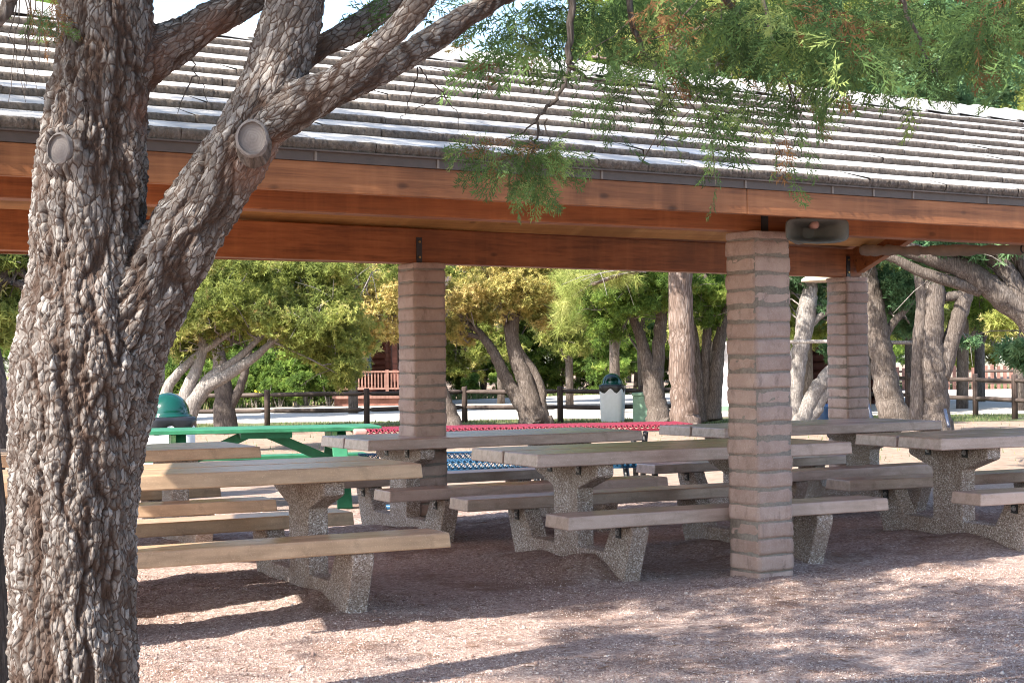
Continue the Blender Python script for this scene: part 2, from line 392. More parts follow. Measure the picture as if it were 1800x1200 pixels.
# ------------------------------------------------------------------ numpy noise
def h3(i, j, k, s=0):
    n = (i.astype(np.int64)*73856093) ^ (j.astype(np.int64)*19349663) ^ (k.astype(np.int64)*83492791) ^ (s*2654435761)
    n = (n ^ (n >> 13))*1274126177 & 0x7fffffff; n = (n ^ (n >> 16))*668265263 & 0x7fffffff
    return ((n >> 7) & 0xffff)/65535.0
def vnoise(P, s=0):
    i = np.floor(P).astype(np.int64); f = P-i; f = f*f*(3-2*f); o = 0
    for a in (0, 1):
        for b in (0, 1):
            for c in (0, 1):
                wt = (f[:, 0] if a else 1-f[:, 0])*(f[:, 1] if b else 1-f[:, 1])*(f[:, 2] if c else 1-f[:, 2])
                o = o+wt*h3(i[:, 0]+a, i[:, 1]+b, i[:, 2]+c, s)
    return o
def fbm(P, oct=4, s=0):
    o = 0; a = .5
    for k in range(oct): o = o+a*vnoise(P*2**k+17.3*k, s+k); a *= .5
    return o
def voro3(P, s=0, pw=2.0):
    i = np.floor(P).astype(np.int64); f1 = np.full(len(P), 9.0); f2 = np.full(len(P), 9.0); cid = np.zeros(len(P))
    for a in (-1, 0, 1):
        for b in (-1, 0, 1):
            for c in (-1, 0, 1):
                x, y, z = i[:, 0]+a, i[:, 1]+b, i[:, 2]+c
                d = (np.abs(x+h3(x, y, z, s+1)-P[:, 0])**pw+np.abs(y+h3(x, y, z, s+2)-P[:, 1])**pw+np.abs(z+h3(x, y, z, s+3)-P[:, 2])**pw)**(1/pw)
                nr = d < f1
                f2 = np.where(nr, f1, np.minimum(f2, d)); cid = np.where(nr, h3(x, y, z, s+4), cid); f1 = np.where(nr, d, f1)
    return f1, f2, cid

# ------------------------------------------------------------------ setting: ground, road, verge
def mounds(X, Y):
    z = np.zeros_like(X)
    for (mx, my, r, h) in MOUNDS: z = z+h*np.exp(-((X-mx)**2+(Y-my)**2)/(2*r*r))
    return z
MOUNDS = []
def grid(x0, x1, y0, y1, nx, ny):
    gx, gy = np.meshgrid(np.linspace(x0, x1, nx), np.linspace(y0, y1, ny))
    idx = np.arange(nx*ny).reshape(ny, nx)
    Fc = np.stack([idx[:-1, :-1], idx[:-1, 1:], idx[1:, 1:], idx[1:, :-1]], -1).reshape(-1, 4)
    return gx.ravel(), gy.ravel(), Fc
TAB = {  # concrete tables: centre x, y, heading (deg from +Y towards +X), lift
 'A': (-1.81, 8.96, 62.95, .005), 'B': (1.017, 10.849, 63.64, .001), 'C': (-.237, 12.946, 62.16, .002),
 'D': (2.58, 14.31, 61.1, .0), 'E': (3.846, 12.006, 65.06, .01), 'Q': (-3.131, 11.574, 64.01, -.02)}
for k, (x, y, th, dz) in TAB.items():
    l = (math.sin(R(th)), math.cos(R(th))); m = (-l[1], l[0])
    for a in (-.76, .76):
        for b, r_, h_ in ((-.35, .2, .075), (.4, .22, .05), (0, .3, .05)):
            MOUNDS.append((x+a*l[0]+b*m[0]-.05*l[0], y+a*l[1]+b*m[1]-.05*l[1], r_, h_))
for (px, py, r_, h_) in ((1040, 1012, .16, .05), (330, 1032, .25, .06), (470, 1022, .2, .06), (300, 1062, .3, .05), (420, 1066, .2, .04), (1340, 1018, .25, .035), (1150, 985, .3, -.05), (700, 1010, .5, -.04)):
    q = gnd(px, py); MOUNDS.append((q.x, q.y, r_, h_))

gx, gy, Fc = grid(-3.3, 5.9, 6.2, 16.0, 520, 540)
P = np.stack([gx, gy, gx*0], 1)
z = (fbm(P*1.1, 3, 5)-.44)*.07+(fbm(P*6, 3, 9)-.44)*.035+(fbm(P*30, 2, 21)-.37)*.018+mounds(gx, gy)
edge = np.clip(np.minimum(np.minimum(gx+3.3, 5.9-gx), np.minimum(gy-6.2, 16.0-gy))/.5, 0, 1)
z = z*edge-.06*(1-edge)
tag(arr('gravel_ground', np.stack([gx, gy, z], 1), Fc, M['gravel'], smooth=True), kind='structure')
gx2, gy2, Fc2 = grid(-160, 160, -30, 290, 161, 161)
tag(arr('ground', np.stack([gx2, gy2, gx2*0-.012], 1), Fc2, M['gravel']), kind='structure')
rx = np.array([-120, 120]); 
def strip(name, y0, y1, zz, mat, x0=-110, x1=110, kind='structure', wob=.25):
    n = 240; xs = np.linspace(x0, x1, n); a = y0+(fbm(np.stack([xs*.7, xs*0, xs*0], 1), 3, 3)-.44)*wob*4; b = y1+(fbm(np.stack([xs*.7, xs*0+9, xs*0], 1), 3, 4)-.44)*wob*4
    V = np.concatenate([np.stack([xs, a, xs*0+zz], 1), np.stack([xs, b, xs*0+zz], 1)])
    i = np.arange(n-1); return tag(arr(name, V, np.stack([i, i+1, i+1+n, i+n], 1), mat), kind=kind)
strip('grass_verge', 33.6, 37.4, -.006, M['turf'])
def road_far(X): return np.clip(49.5+(X+8.9)*1.2, 45, 66)
xs = np.linspace(-110, 110, 240); V = np.concatenate([np.stack([xs, 37.2+fbm(np.stack([xs, xs*0, xs*0], 1), 3, 3), xs*0-.002], 1), np.stack([xs, road_far(xs)+fbm(np.stack([xs, xs*0+4, xs*0], 1), 3, 3), xs*0-.002], 1)])
i_ = np.arange(239); tag(arr('road', V, np.stack([i_, i_+1, i_+241, i_+240], 1), M['road']), kind='structure')
strip('far_lawn', 62, 90, -.005, M['turf'], x0=12, x1=90)

# loose stones on the near gravel, straws and needles
def instance(name, T, TF, pos, rot, sc, mat, parent=None, tint=None, smooth=False):
    n = len(pos); nv = len(T)
    V = np.einsum('nij,vj->nvi', rot, T)*np.asarray(sc).reshape(n, 1, -1)+pos[:, None, :]
    FF = (TF[None]+(np.arange(n)*nv)[:, None, None]).reshape(-1, TF.shape[1])
    return arr(name, V.reshape(-1, 3), FF, mat, parent, smooth, {'tint': np.repeat(tint, nv)} if tint is not None else None)
def rand_rot(n, r=rng):
    q = r.normal(size=(n, 4)); q /= np.linalg.norm(q, axis=1)[:, None]; a, b, c, d = q.T
    return np.stack([np.stack([1-2*(c*c+d*d), 2*(b*c-a*d), 2*(b*d+a*c)], 1), np.stack([2*(b*c+a*d), 1-2*(b*b+d*d), 2*(c*d-a*b)], 1), np.stack([2*(b*d-a*c), 2*(c*d+a*b), 1-2*(b*b+c*c)], 1)], 1)
def gz(X, Y):
    Pq = np.stack([X, Y, X*0], 1)
    return (fbm(Pq*1.1, 3, 5)-.44)*.07+(fbm(Pq*6, 3, 9)-.44)*.035+(fbm(Pq*30, 2, 21)-.37)*.018+mounds(X, Y)
OCT = np.array([(1, 0, 0), (-1, 0, 0), (0, 1, 0), (0, -1, 0), (0, 0, .8), (0, 0, -.8)], float); OCT = OCT*np.array([1, .8, .7])
OF = np.array([(0, 2, 4), (2, 1, 4), (1, 3, 4), (3, 0, 4), (2, 0, 5), (1, 2, 5), (3, 1, 5), (0, 3, 5)])
n = 75000; yy = 6.5+3.8*rng.random(n)**1.25; xx = (rng.random(n)-.5)*.70*yy+.01*yy
pos = np.stack([xx, yy, gz(xx, yy)+.001], 1)
def peb():
    q = N('pebbles', .95, .1); t = q.attr('tint')
    q.col(q.ramp(t, [(0, (.17, .11, .095)), (.3, (.29, .205, .18)), (.65, (.38, .285, .25)), (.9, (.52, .43, .38)), (1, (.72, .65, .60))])); return q.m
k_ = 420; q_ = 6.5+3.4*rng.random(k_); xb = (rng.random(k_)-.5)*.7*q_
pos = np.concatenate([pos, np.stack([xb, q_, gz(xb, q_)+.003], 1)]); n += k_; szs = np.concatenate([.0025+.0055*rng.random((n-k_, 1))**2.2, .008+.010*rng.random((k_, 1))**2])
tag(instance('gravel', OCT, OF, pos, rand_rot(n), szs, peb(), tint=rng.random(n)), kind='stuff')
STR = np.array([(-1, 0, 0), (0, .02, .05), (1, 0, 0), (0, -.02, .05)], float); SF = np.array([(0, 1, 2), (0, 2, 3)])
n = 2200; xx = []; yy = []
ms = [m_ for m_ in MOUNDS if m_[3] > .03]
for i in range(n):
    m_ = random.choice(ms); xx.append(m_[0]+random.gauss(0, m_[2]*1.3)); yy.append(m_[1]+random.gauss(0, m_[2]*1.3))
xx = np.array(xx); yy = np.array(yy); a = rng.random(n)*6.28; e = rng.normal(0, .15, n)
rt = np.stack([np.stack([np.cos(a), -np.sin(a), -e*np.cos(a)], 1), np.stack([np.sin(a), np.cos(a), -e*np.sin(a)], 1), np.stack([e, e*0, e*0+1], 1)], 1)
k_ = 1500; q_ = 6.5+3.2*rng.random(k_); xx = np.concatenate([xx, (rng.random(k_)-.5)*.7*q_]); yy = np.concatenate([yy, q_]); a = np.concatenate([a, rng.random(k_)*6.28]); e = np.concatenate([e, rng.normal(0, .12, k_)]); n += k_
rt = np.stack([np.stack([np.cos(a), -np.sin(a), -e*np.cos(a)], 1), np.stack([np.sin(a), np.cos(a), -e*np.sin(a)], 1), np.stack([e, e*0, e*0+1], 1)], 1)
tag(instance('needle_litter', STR, SF, np.stack([xx, yy, gz(xx, yy)+.006], 1), rt, .02+.035*rng.random((n, 1)), M['needle_dry']), kind='stuff')

# ------------------------------------------------------------------ picnic shelter
ORG = Vector((1.482, 9.749, 0)); AX = R(32.7)
shelter = empty('picnic_shelter', ORG, AX, label='open picnic shelter with pale tiled roof on slump block pillars', cat='shelter')
def loc(x, y, z=0):
    d = Vector((x, y, 0))-ORG; c, s = math.cos(AX), math.sin(AX)
    return Vector((d.x*c+d.y*s, -d.x*s+d.y*c, z))
HP, WP = 2.135, .2786
def pillar(corner, seed):
    """21 courses of slump block with raked mortar; near corner at local (u, v)"""
    r = random.Random(seed); V = []; Fq = []; mi = []; at = []
    hc = HP/21; NX = 9; NZ = 6; base = 0
    cR, sR = math.cos(R(-1.6)), math.sin(R(-1.6))
    for i in range(22):
        crs = r.random(); j = (r.uniform(-.005, .005), r.uniform(-.005, .005)); gap = .0062
        z0, z1 = i*hc-.05+gap, (i+1)*hc-.05-gap
        if i == 21: z1 = HP
        if i == 0: z0 = -.12
        if i == 21: z0 = 21*hc-.05+gap
        per = []
        for k in range(4*NX):
            sd, t = divmod(k, NX); t = t/NX
            per.append([(t, 0), (1, t), (1-t, 1), (0, 1-t)][sd])
        per = np.array(per)
        rows = []
        for q in range(NZ+1):
            tz = q/NZ; bul = .0015*math.sin(math.pi*tz)-.003*(abs(2*tz-1)**7)
            pq = (per-.5)*WP; dirn = pq/np.linalg.norm(pq, axis=1)[:, None]
            # rounded corners
            pp = np.column_stack([pq, np.full(len(pq), i*3.1+tz*.4+seed)])
            nz = (fbm(pp*14, 3, seed)-.44)*.007+(fbm(pp*45, 2, seed+5)-.37)*.004
            xy = pq+dirn*(bul+nz)[:, None]+np.array(j)
            xy = xy*(1-.012*(np.abs(pq).min(1)/(WP/2) > .88))[:, None]
            sag = (fbm(np.column_stack([per*3, np.full(len(per), i+seed*.7)]), 2, 3)-.37)*.016*(1 if q in (0, NZ) else 0)
            rows.append(np.column_stack([xy+WP/2, z0+(z1-z0)*tz+sag]))
        vb = np.concatenate(rows); n4 = 4*NX
        for q in range(NZ):
            for k in range(n4):
                Fq.append((base+q*n4+k, base+q*n4+(k+1) % n4, base+(q+1)*n4+(k+1) % n4, base+(q+1)*n4+k)); mi.append(0)
        # caps (closed with a fan of quads through centre lines)
        V.append(vb); at += [crs]*len(vb); base += len(vb)
        for row in (0, NZ):
            cen = vb[row*n4:(row+1)*n4].mean(0)[None]; V.append(cen); at.append(crs)
            for k in range(0, n4, 2):
                a_ = (base-len(vb) if row == 0 else base-1-len(vb))+row*n4
                q_ = [a_+k, a_+(k+1) % n4, a_+(k+2) % n4, base]
                Fq.append(q_ if row else q_[::-1]); mi.append(0)
            base += 1
    # mortar core
    s = .0045
    core = np.array([(s, s, -.1), (WP-s, s, -.1), (WP-s, WP-s, -.1), (s, WP-s, -.1), (s, s, HP-.01), (WP-s, s, HP-.01), (WP-s, WP-s, HP-.01), (s, WP-s, HP-.01)])
    V.append(core); at += [0]*8
    for f in ((0, 1, 5, 4), (1, 2, 6, 5), (2, 3, 7, 6), (3, 0, 4, 7)): Fq.append(tuple(base+q for q in f)); mi.append(1)
    V = np.concatenate(V); V[:, :2] = V[:, :2] @ np.array([[cR, sR], [-sR, cR]])
    o = arr('block_pillar', V, np.array(Fq), None, shelter, False, {'course': at}, [M['block'], M['mortar']], mi)
    o.location = corner
    return o
pF = Vector((0, 0, 0)); pLB = loc(-.757, 12.499); pRB = loc(3.224, 15.443)
BAY = 4.95
for k, c in enumerate((pF, pLB, pRB, pF-Vector((BAY, 0, 0)), pF+Vector((BAY, 0, 0)), pLB-Vector((BAY, 0, 0)))): pillar(c, k+3)

U0, U1, VE, VR, VB = -5.50, 5.15, -.5, 1.9, 4.3
ZE, ZR = 2.405, 3.40; SL = (ZR-ZE)/(VR-VE); CA = 1/math.sqrt(1+SL*SL); SA = SL*CA; SLEN = (VR-VE)/CA
def roof_side(sign):
    V = []; Fq = []; mi = []; base = 0; tone = []; rows = 9; ex = SLEN/rows+.003
    for i in range(rows):
        u = U0-(.165 if i % 2 else 0)+random.uniform(-.02, .02)
        while u < U1:
            a = max(u, U0); b = min(u+.3295, U1); u += .331
            if b-a < .04: continue
            K = max(4, int((b-a)/.011)) if sign > 0 else 4
            xs = np.linspace(a, b, K); th = .050+random.uniform(-.005, .006); so_ = random.uniform(-.003, .003); tone += [random.random()]*(5*K); tl = random.uniform(-.002, .002)
            alt = np.where(np.arange(K) % 2 == 0, 1, -1)*rng.uniform(.2, 1, K)
            j = lambda s: rng.normal(0, s, K)
            S = [np.full(K, i*ex+.345), i*ex+so_+.012+j(.001), i*ex+so_+j(.003)+alt*.003, i*ex+so_-.004+j(.002)+alt*.005, i*ex+so_+.004+j(.004)]
            Nn = [np.full(K, .008), th+tl*np.linspace(-1, 1, K)+j(.0006), th-.004+j(.002), th*.5+j(.003), np.full(K, -.006)]
            for s_, n_ in zip(S, Nn):
                v = VE+s_*CA-n_*SA; zz = ZE-.035+s_*SA+n_*CA
                if sign < 0: v = 2*VR-v
                V.append(np.column_stack([xs, v, zz]))
            for r_ in range(4):
                for k in range(K-1):
                    q = (base+r_*K+k, base+(r_+1)*K+k, base+(r_+1)*K+k+1, base+r_*K+k+1)
                    Fq.append(q if sign > 0 else q[::-1]); mi.append(0 if r_ == 0 else 1)
            base += 5*K
    return arr('roof_tiles', np.concatenate(V), np.array(Fq), None, shelter, False, {'tone': tone}, [M['tile'], M['butt']], mi)
roof_side(1); roof_side(-1)
b = MB(); u = U0
prof = [(-.155, -.075), (-.15, -.055), (-.035, .035), (.035, .035), (.15, -.055), (.155, -.075)]
while u < U1:
    e = min(u+.415, U1); sc0, sc1, up0, up1 = 1.06, .96, .022, .0
    A = [b.bm.verts.new((u, VR+y*sc0, ZR+.02+z_*sc0+up0)) for y, z_ in prof]; B_ = [b.bm.verts.new((e, VR+y*sc1, ZR+.02+z_*sc1+up1)) for y, z_ in prof]
    for k in range(5): b.bm.faces.new((A[k], B_[k], B_[k+1], A[k+1]))
    b.bm.faces.new(A[::-1]); b.bm.faces.new(B_)
    u += .37+random.uniform(-.008, .008)
b.build('ridge_cap', M['tile'], shelter)
# roof deck and eave edge
b = MB()
for s in (1, -1):
    V4 = [(U0+.02, VE+.03, ZE-.075), (U1-.02, VE+.03, ZE-.075), (U1-.02, VR, ZR-.07), (U0+.02, VR, ZR-.07)]
    if s < 0: V4 = [(x, 2*VR-y, z_) for x, y, z_ in V4]
    b.bm.faces.new([b.bm.verts.new(v) for v in V4])
b.build('roof_deck', M['beam'], shelter)
b = MB(); b.box((U0, VE+.005, 2.316), (U1, VE+.03, 2.366)); b.box((U0, VE-.012, 2.362), (U1, VE+.03, 2.370))
b.build('drip_edge', M['drip'], shelter)
b = MB(); b.box((0, VE-.0005, 2.318), (.012, VE+.006, 2.361)); ej = b.build('edge_joint', M['seam'], shelter); u = U0+.31; ej.location.x = u
while u < U1-.7:
    u += random.choice((.335, .67, .67, 1.0)); o = ej.copy(); COL.objects.link(o); o.location.x = u
UJ = .0
# the joint of the two boards sits above the front pillar
def u_at(px, v, z=2.3):
    d = pt(px, 400, 1.0); d = Vector((d.x, d.y)); c, s = math.cos(AX), math.sin(AX)
    for uu in np.linspace(-7, 7, 2801):
        X = ORG.x+uu*c-v*s; Y = ORG.y+uu*s+v*c
        if X/Y > d.x/d.y: return uu
UJ = u_at(1316, VE)
for a_, b_ in ((U0, UJ-.002), (UJ+.002, U1)):
    q = MB(); q.box((a_, VE+.012, 2.172), (b_, VE+.052, 2.315), .003); q.build('fascia_board', M['fascia'], shelter)
q = MB(); q.box((U0, 2*VR-VE-.052, 2.172), (U1, 2*VR-VE-.012, 2.36), .003); q.build('fascia_board', M['fascia'], shelter)
q = MB(); q.box((U0+.3, .055, HP), (U1-.05, .20, 2.40), .006); q.build('front_beam', M['beam'], shelter)
dv = pRB.y-pLB.y; du = pRB.x-pLB.x
bb0 = pLB+Vector((.1, .05, 0)); slope = dv/du
ub0, ub1 = U0+.3, pRB.x+.245
q = MB(); q.bar((ub0, bb0.y+(ub0-bb0.x)*slope+.075, HP+.135), (ub1, bb0.y+(ub1-bb0.x)*slope+.075, HP+.135), .15, .27, .006)
q.build('back_beam', M['beam'], shelter)
for p_ in (pLB, pRB):
    f = MB(); u_ = p_.x+.075; vv = bb0.y+(u_-bb0.x)*slope
    f.box((u_-.025, vv-.008, HP-.01), (u_+.025, vv-.002, HP+.20))
    o = f.build('strap_plate', M['iron'], shelter)
    for z_ in (HP+.045, HP+.165):
        g_ = MB(); g_.tube([(u_, vv-.008, z_), (u_, vv-.018, z_)], .009, 8); g_.build('bolt', M['brass'], o)
f = MB(); f.box((.10, .047, HP-.0), (.155, .053, HP+.19)); o = f.build('strap_plate', M['iron'], shelter)
# ceiling boards: tongue-and-groove, slope with the roof
def ceil(v0, z0, v1, z1, u0, u1):
    q = MB(); n = max(1, int(round(math.hypot(v1-v0, z1-z0)/.135)))
    for i in range(n):
        t0, t1 = i/n, (i+1)/n; g_ = .004/n
        for x0, x1 in ((u0, u0+(u1-u0)*.37), (u0+(u1-u0)*.37+.002, u0+(u1-u0)*.71), (u0+(u1-u0)*.71+.002, u1)):
            vs_ = [(x0, v0+(v1-v0)*(t0+g_), z0+(z1-z0)*(t0+g_)), (x1, v0+(v1-v0)*(t0+g_), z0+(z1-z0)*(t0+g_)), (x1, v0+(v1-v0)*(t1-g_), z0+(z1-z0)*(t1-g_)), (x0, v0+(v1-v0)*(t1-g_), z0+(z1-z0)*(t1-g_))]
            up = [(x, y, z_+.02) for x, y, z_ in vs_]
            a_ = [q.bm.verts.new(v) for v in vs_]; b_ = [q.bm.verts.new(v) for v in up]
            q.bm.faces.new(a_[::-1]); q.bm.faces.new(b_)
            for k in range(4): q.bm.faces.new((a_[k], a_[(k+1) % 4], b_[(k+1) % 4], b_[k]))
    return q.build('ceiling_boards', M['ceil'], shelter)
ceil(.2, 2.405, VR, 2.405+(VR-.2)*.4, U0+.06, U1-.06); ceil(2*VR-.16, 2.408, VR, 2.405+(VR-.2)*.4, U0+.06, U1-.06)
ceil(VE+.055, 2.20, .053, 2.39, U0+.06, U1-.06)
# gable beams rising from the back beam to the ridge and down to the front beam
for ug in (pRB.x+.20, U0+1.1):
    vb_ = bb0.y+(ug-bb0.x)*slope
    for a_, b_ in (((ug, vb_-.002, HP+.15), (ug, VR, HP+.15+(vb_-VR)*.40)), ((ug, .203, HP+.15), (ug, VR-.003, HP+.15+(VR-.2)*.40))):
        q = MB(); q.bar(a_, b_, .09, .24, .004); q.build('gable_beam', M['beam'], shelter)

# rolled canvas along the right gable
pts = [pt(1516, 440, 15.25), pt(1560, 440, 15.0), pt(1620, 440.5, 14.72), pt(1680, 440, 14.4), pt(1740, 439, 14.1), pt(1800, 437.5, 13.8), pt(1880, 435, 13.4), pt(2020, 431, 12.75)]
q = MB(); P2 = []; rr = []
for i in range(len(pts)-1):
    for k in range(8):
        t = k/8; p_ = pts[i].lerp(pts[i+1], t); P2.append(p_+Vector((0, 0, random.uniform(-.003, .003)))); rr.append(.046+.008*math.sin(i*2.3+t*5)+random.uniform(-.003, .004))
q.tube(P2, rr, 14, jit=.05); cv = q.build('canvas_roll', M['canvas'])
tag(cv, 'rolled tan canvas shade hung under the right gable of the shelter', 'canvas roll')
for i in (40,):
    f = MB(); p_ = P2[i]; d = (P2[i+1]-P2[i]).normalized(); f.tube([p_-d*.008, p_+d*.008], rr[i]*1.12, 14); f.build('tie_strap', M['cream'] if False else M['iron'], cv)

# horn loudspeaker under the eave
hc_ = pt(1437, 404, 9.62)
hs = empty('horn_loudspeaker', hc_, R(6), label='grey rectangular horn loudspeaker under the eave beside the front pillar', cat='loudspeaker')
def rrect(w_, h_, n=28, p=5):
    o = []
    for k in range(n):
        a = 2*math.pi*k/n; c, s = math.cos(a), math.sin(a)
        o.append((w_/2*math.copysign(abs(c)**(2/p), c), h_/2*math.copysign(abs(s)**(2/p), s)))
    return o
q = MB(); rings = []
prof = [(.0, .375, .132), (-.006, .385, .140), (.004, .392, .146), (.05, .31, .12), (.14, .19, .10), (.22, .09, .07), (.27, .06, .06)]
inner = [(.0, .372, .128), (.05, .285, .10), (.12, .16, .07), (.19, .07, .05)]
for lst in (prof, inner):
    rg = []
    for y, w_, h_ in lst: rg.append([q.bm.verts.new((x, y, z_-.012*math.cos(x/w_*3.14)*(1 if z_ < 0 else .3))) for x, z_ in rrect(w_, h_)])
    for i in range(len(rg)-1):
        for k in range(28):
            f = q.bm.faces.new((rg[i][k], rg[i+1][k], rg[i+1][(k+1) % 28], rg[i][(k+1) % 28])); f.smooth = True
    if lst is prof: o0 = rg[0]
    q.bm.faces.new(rg[-1])
    if lst is inner:
        for k in range(28): q.bm.faces.new((o0[k], rg[0][k], rg[0][(k+1) % 28], o0[(k+1) % 28]))
bmesh.ops.recalc_face_normals(q.bm, faces=q.bm.faces[:])
q.build('horn_mouth', M['horn'], hs)
q = MB(); q.tube([(0, .27, 0), (0, .30, 0), (0, .40, 0)], [.05, .062, .06], 16); q.build('driver_housing', M['horn'], hs)
q = MB(); q.lathe([(.001, -.035), (.02, -.03), (.027, -.012), (.024, .03), (.02, .07)], 16); o = q.build('phase_plug', M['hornpink'], hs); o.rotation_euler = (R(90), 0, 0); o.rotation_euler.x = R(-90); o.location = (0.0, .06, .035)
q = MB(); q.bar((-.02, .30, .03), (-.02, .36, .17), .03, .006); q.bar((.03, .30, .03), (.03, .36, .17), .03, .006); q.build('mounting_bracket', M['iron'], hs)

# cream lamp shade behind the back beam
lc = pt(1450, 485, 16.3)
q = MB(); q.lathe([(.012, .14), (.012, .05), (.06, .045), (.16, .02), (.235, -.03), (.24, -.055), (.225, -.058), (.15, -.02), (.001, .0)], 36)
tag(q.build('lamp_shade', M['cream'], None, lc), 'shallow round cream lamp shade just under the beam beside the right back pillar', 'lamp')

# ------------------------------------------------------------------ concrete tables
def make_table():
    t = empty('picnic_table')
    Lt, Wt, zt, tt = 2.426, .972, .779, .082
    def slab(y0, y1, zt, ln, nm):
        q = MB(); v = q.box((-ln/2, y0, zt-tt), (ln/2, y1, zt))
        for p_ in v:
            if p_.co.z > zt-.01: p_.co.x -= math.copysign(.008, p_.co.x); p_.co.y += .004*(1 if p_.co.y < (y0+y1)/2 else -1)
        bmesh.ops.bevel(q.bm, geom=q.bm.edges[:], offset=.008, segments=2, affect='EDGES', profile=.5)
        return q.build(nm, M['slab'], t)
    slab(-Wt/2, -.010, zt, Lt, 'top_slab'); slab(.010, Wt/2, zt, Lt, 'top_slab')
    slab(-.7166-.15, -.7166+.15, .424, 2.414, 'bench_slab'); slab(.7166-.15, .7166+.15, .424, 2.414, 'bench_slab')
    half = [(0, -.06), (.74, -.06), (.75, .03), (.855, .30), (.85, .3405), (.60, .3405), (.585, .30), (.50, .165), (.49, .155), (.165, .155), (.16, .17), (.16, .50), (.17, .53), (.42, .615), (.43, .63), (.43, .6965), (0, .6965)]
    poly = half[:-1]+[(.0, .6965)]
    full = [(y, z_) for y, z_ in half[1:-1]]+[(-y, z_) for y, z_ in half[1:-1][::-1]]
    for sx in (-1, 1):
        q = MB(); x0 = sx*.76
        q.prism(full, min(x0, x0-sx*.125), max(x0, x0-sx*.125), bev=.007)
        fr = q.build('end_frame', M['agg'], t)
        for y, z_, d in ((-.20, .66, 1), (.20, .66, 1), (-.70, .30, 1), (.70, .30, 1)):
            g_ = MB(); xo = x0+sx*.002
            g_.box((min(xo, xo+sx*.006), y-.03, z_-.04), (max(xo, xo+sx*.006), y+.03, z_+.036))
            g_.box((min(xo, xo+sx*.06), y-.03, z_+.030), (max(xo, xo+sx*.06), y+.03, z_+.036))
            bk = g_.build('angle_bracket', M['iron'], fr)
            g_ = MB(); g_.tube([(xo+sx*.006, y, z_-.005), (xo+sx*.022, y, z_-.005)], .012, 6); g_.tube([(xo+sx*.006, y, z_-.005), (xo+sx*.010, y, z_-.005)], .019, 10)
            g_.build('bolt', M['steel'], bk) if False else g_.build('bolt', M['steel'], fr)
    return t
T0 = make_table(); warm = {}
LAB = {'A': 'concrete picnic table nearest the big trunk, sunlit at its left end',
 'B': 'concrete picnic table passing behind the front block pillar',
 'C': 'concrete picnic table standing in front of the left back pillar',
 'D': 'concrete picnic table in front of the right back pillar',
 'E': 'concrete picnic table cut off by the right edge of the photo',
 'Q': 'concrete picnic table behind the sunlit one, in front of the green table'}
for i, k in enumerate(('B', 'A', 'C', 'D', 'E', 'Q')):
    t = T0 if i == 0 else copy_tree(T0); x, y, th, dz = TAB[k]
    t.location = (x, y, dz); t.rotation_euler = (0, 0, R(90-th))
    tag(t, LAB[k], 'picnic table', 'concrete picnic tables under the shelter')
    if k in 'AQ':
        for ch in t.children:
            if 'slab' in ch.name: ch.data = warm.setdefault(ch.data.name, ch.data.copy()); ch.data.materials[0] = M['slab_sunlit']

# ------------------------------------------------------------------ painted and metal tables
def yaw_between(a, b): d = b-a; return math.atan2(d.y, d.x)
gl = pt(262, 752, 14.75); gr = pt(652, 747, 15.25); gc = Vector(((gl.x+gr.x)/2-.10, (gl.y+gr.y)/2+.36, 0)); gyaw = yaw_between(gl, gr)
gt = empty('green_picnic_table', gc, gyaw, label='green painted wooden picnic table with crossed braces', cat='picnic table')
Lg = 2.30
for k in range(5):
    q = MB(); y = -.36+k*.146; q.box((-Lg/2+random.uniform(-.01, .01), y, .715), (Lg/2+random.uniform(-.01, .01), y+.14, .755), .005); q.build('top_plank', M['green_paint'], gt)
for s in (-1, 1):
    q = MB()
    for k in range(2): q.box((-Lg/2, s*.70-.14+k*.146, .41), (Lg/2, s*.70-.005+k*.146, .45), .005)
    q.build('bench', M['green_paint'], gt)
for sx in (-.75, .75):
    for s in (-1, 1):
        q = MB(); q.bar((sx, s*.60, 0), (sx, s*.20, .70), .045, .14, .004, up=(1, 0, 0)); q.build('leg', M['green_paint'], gt)
    q = MB(); q.prism([(-.33, .71), (.33, .71), (.28, .60), (.2, .545), (-.2, .545), (-.28, .60)], sx-.065, sx-.027); q.build('top_cleat', M['green_pale'], gt)
    q = MB(); q.box((sx-.06, -.84, .31), (sx-.025, .84, .405)); q.build('bench_bearer', M['green_paint'], gt)
    q = MB(); q.bar((sx, 0, .40), (-.10*(1 if sx < 0 else -1), 0, .69), .05, .09); q.build('brace', M['green_paint'], gt)
q = MB(); q.box((-.18, -.3, .66), (.30, .3, .713)); q.build('middle_cleat', M['green_paint'], gt)

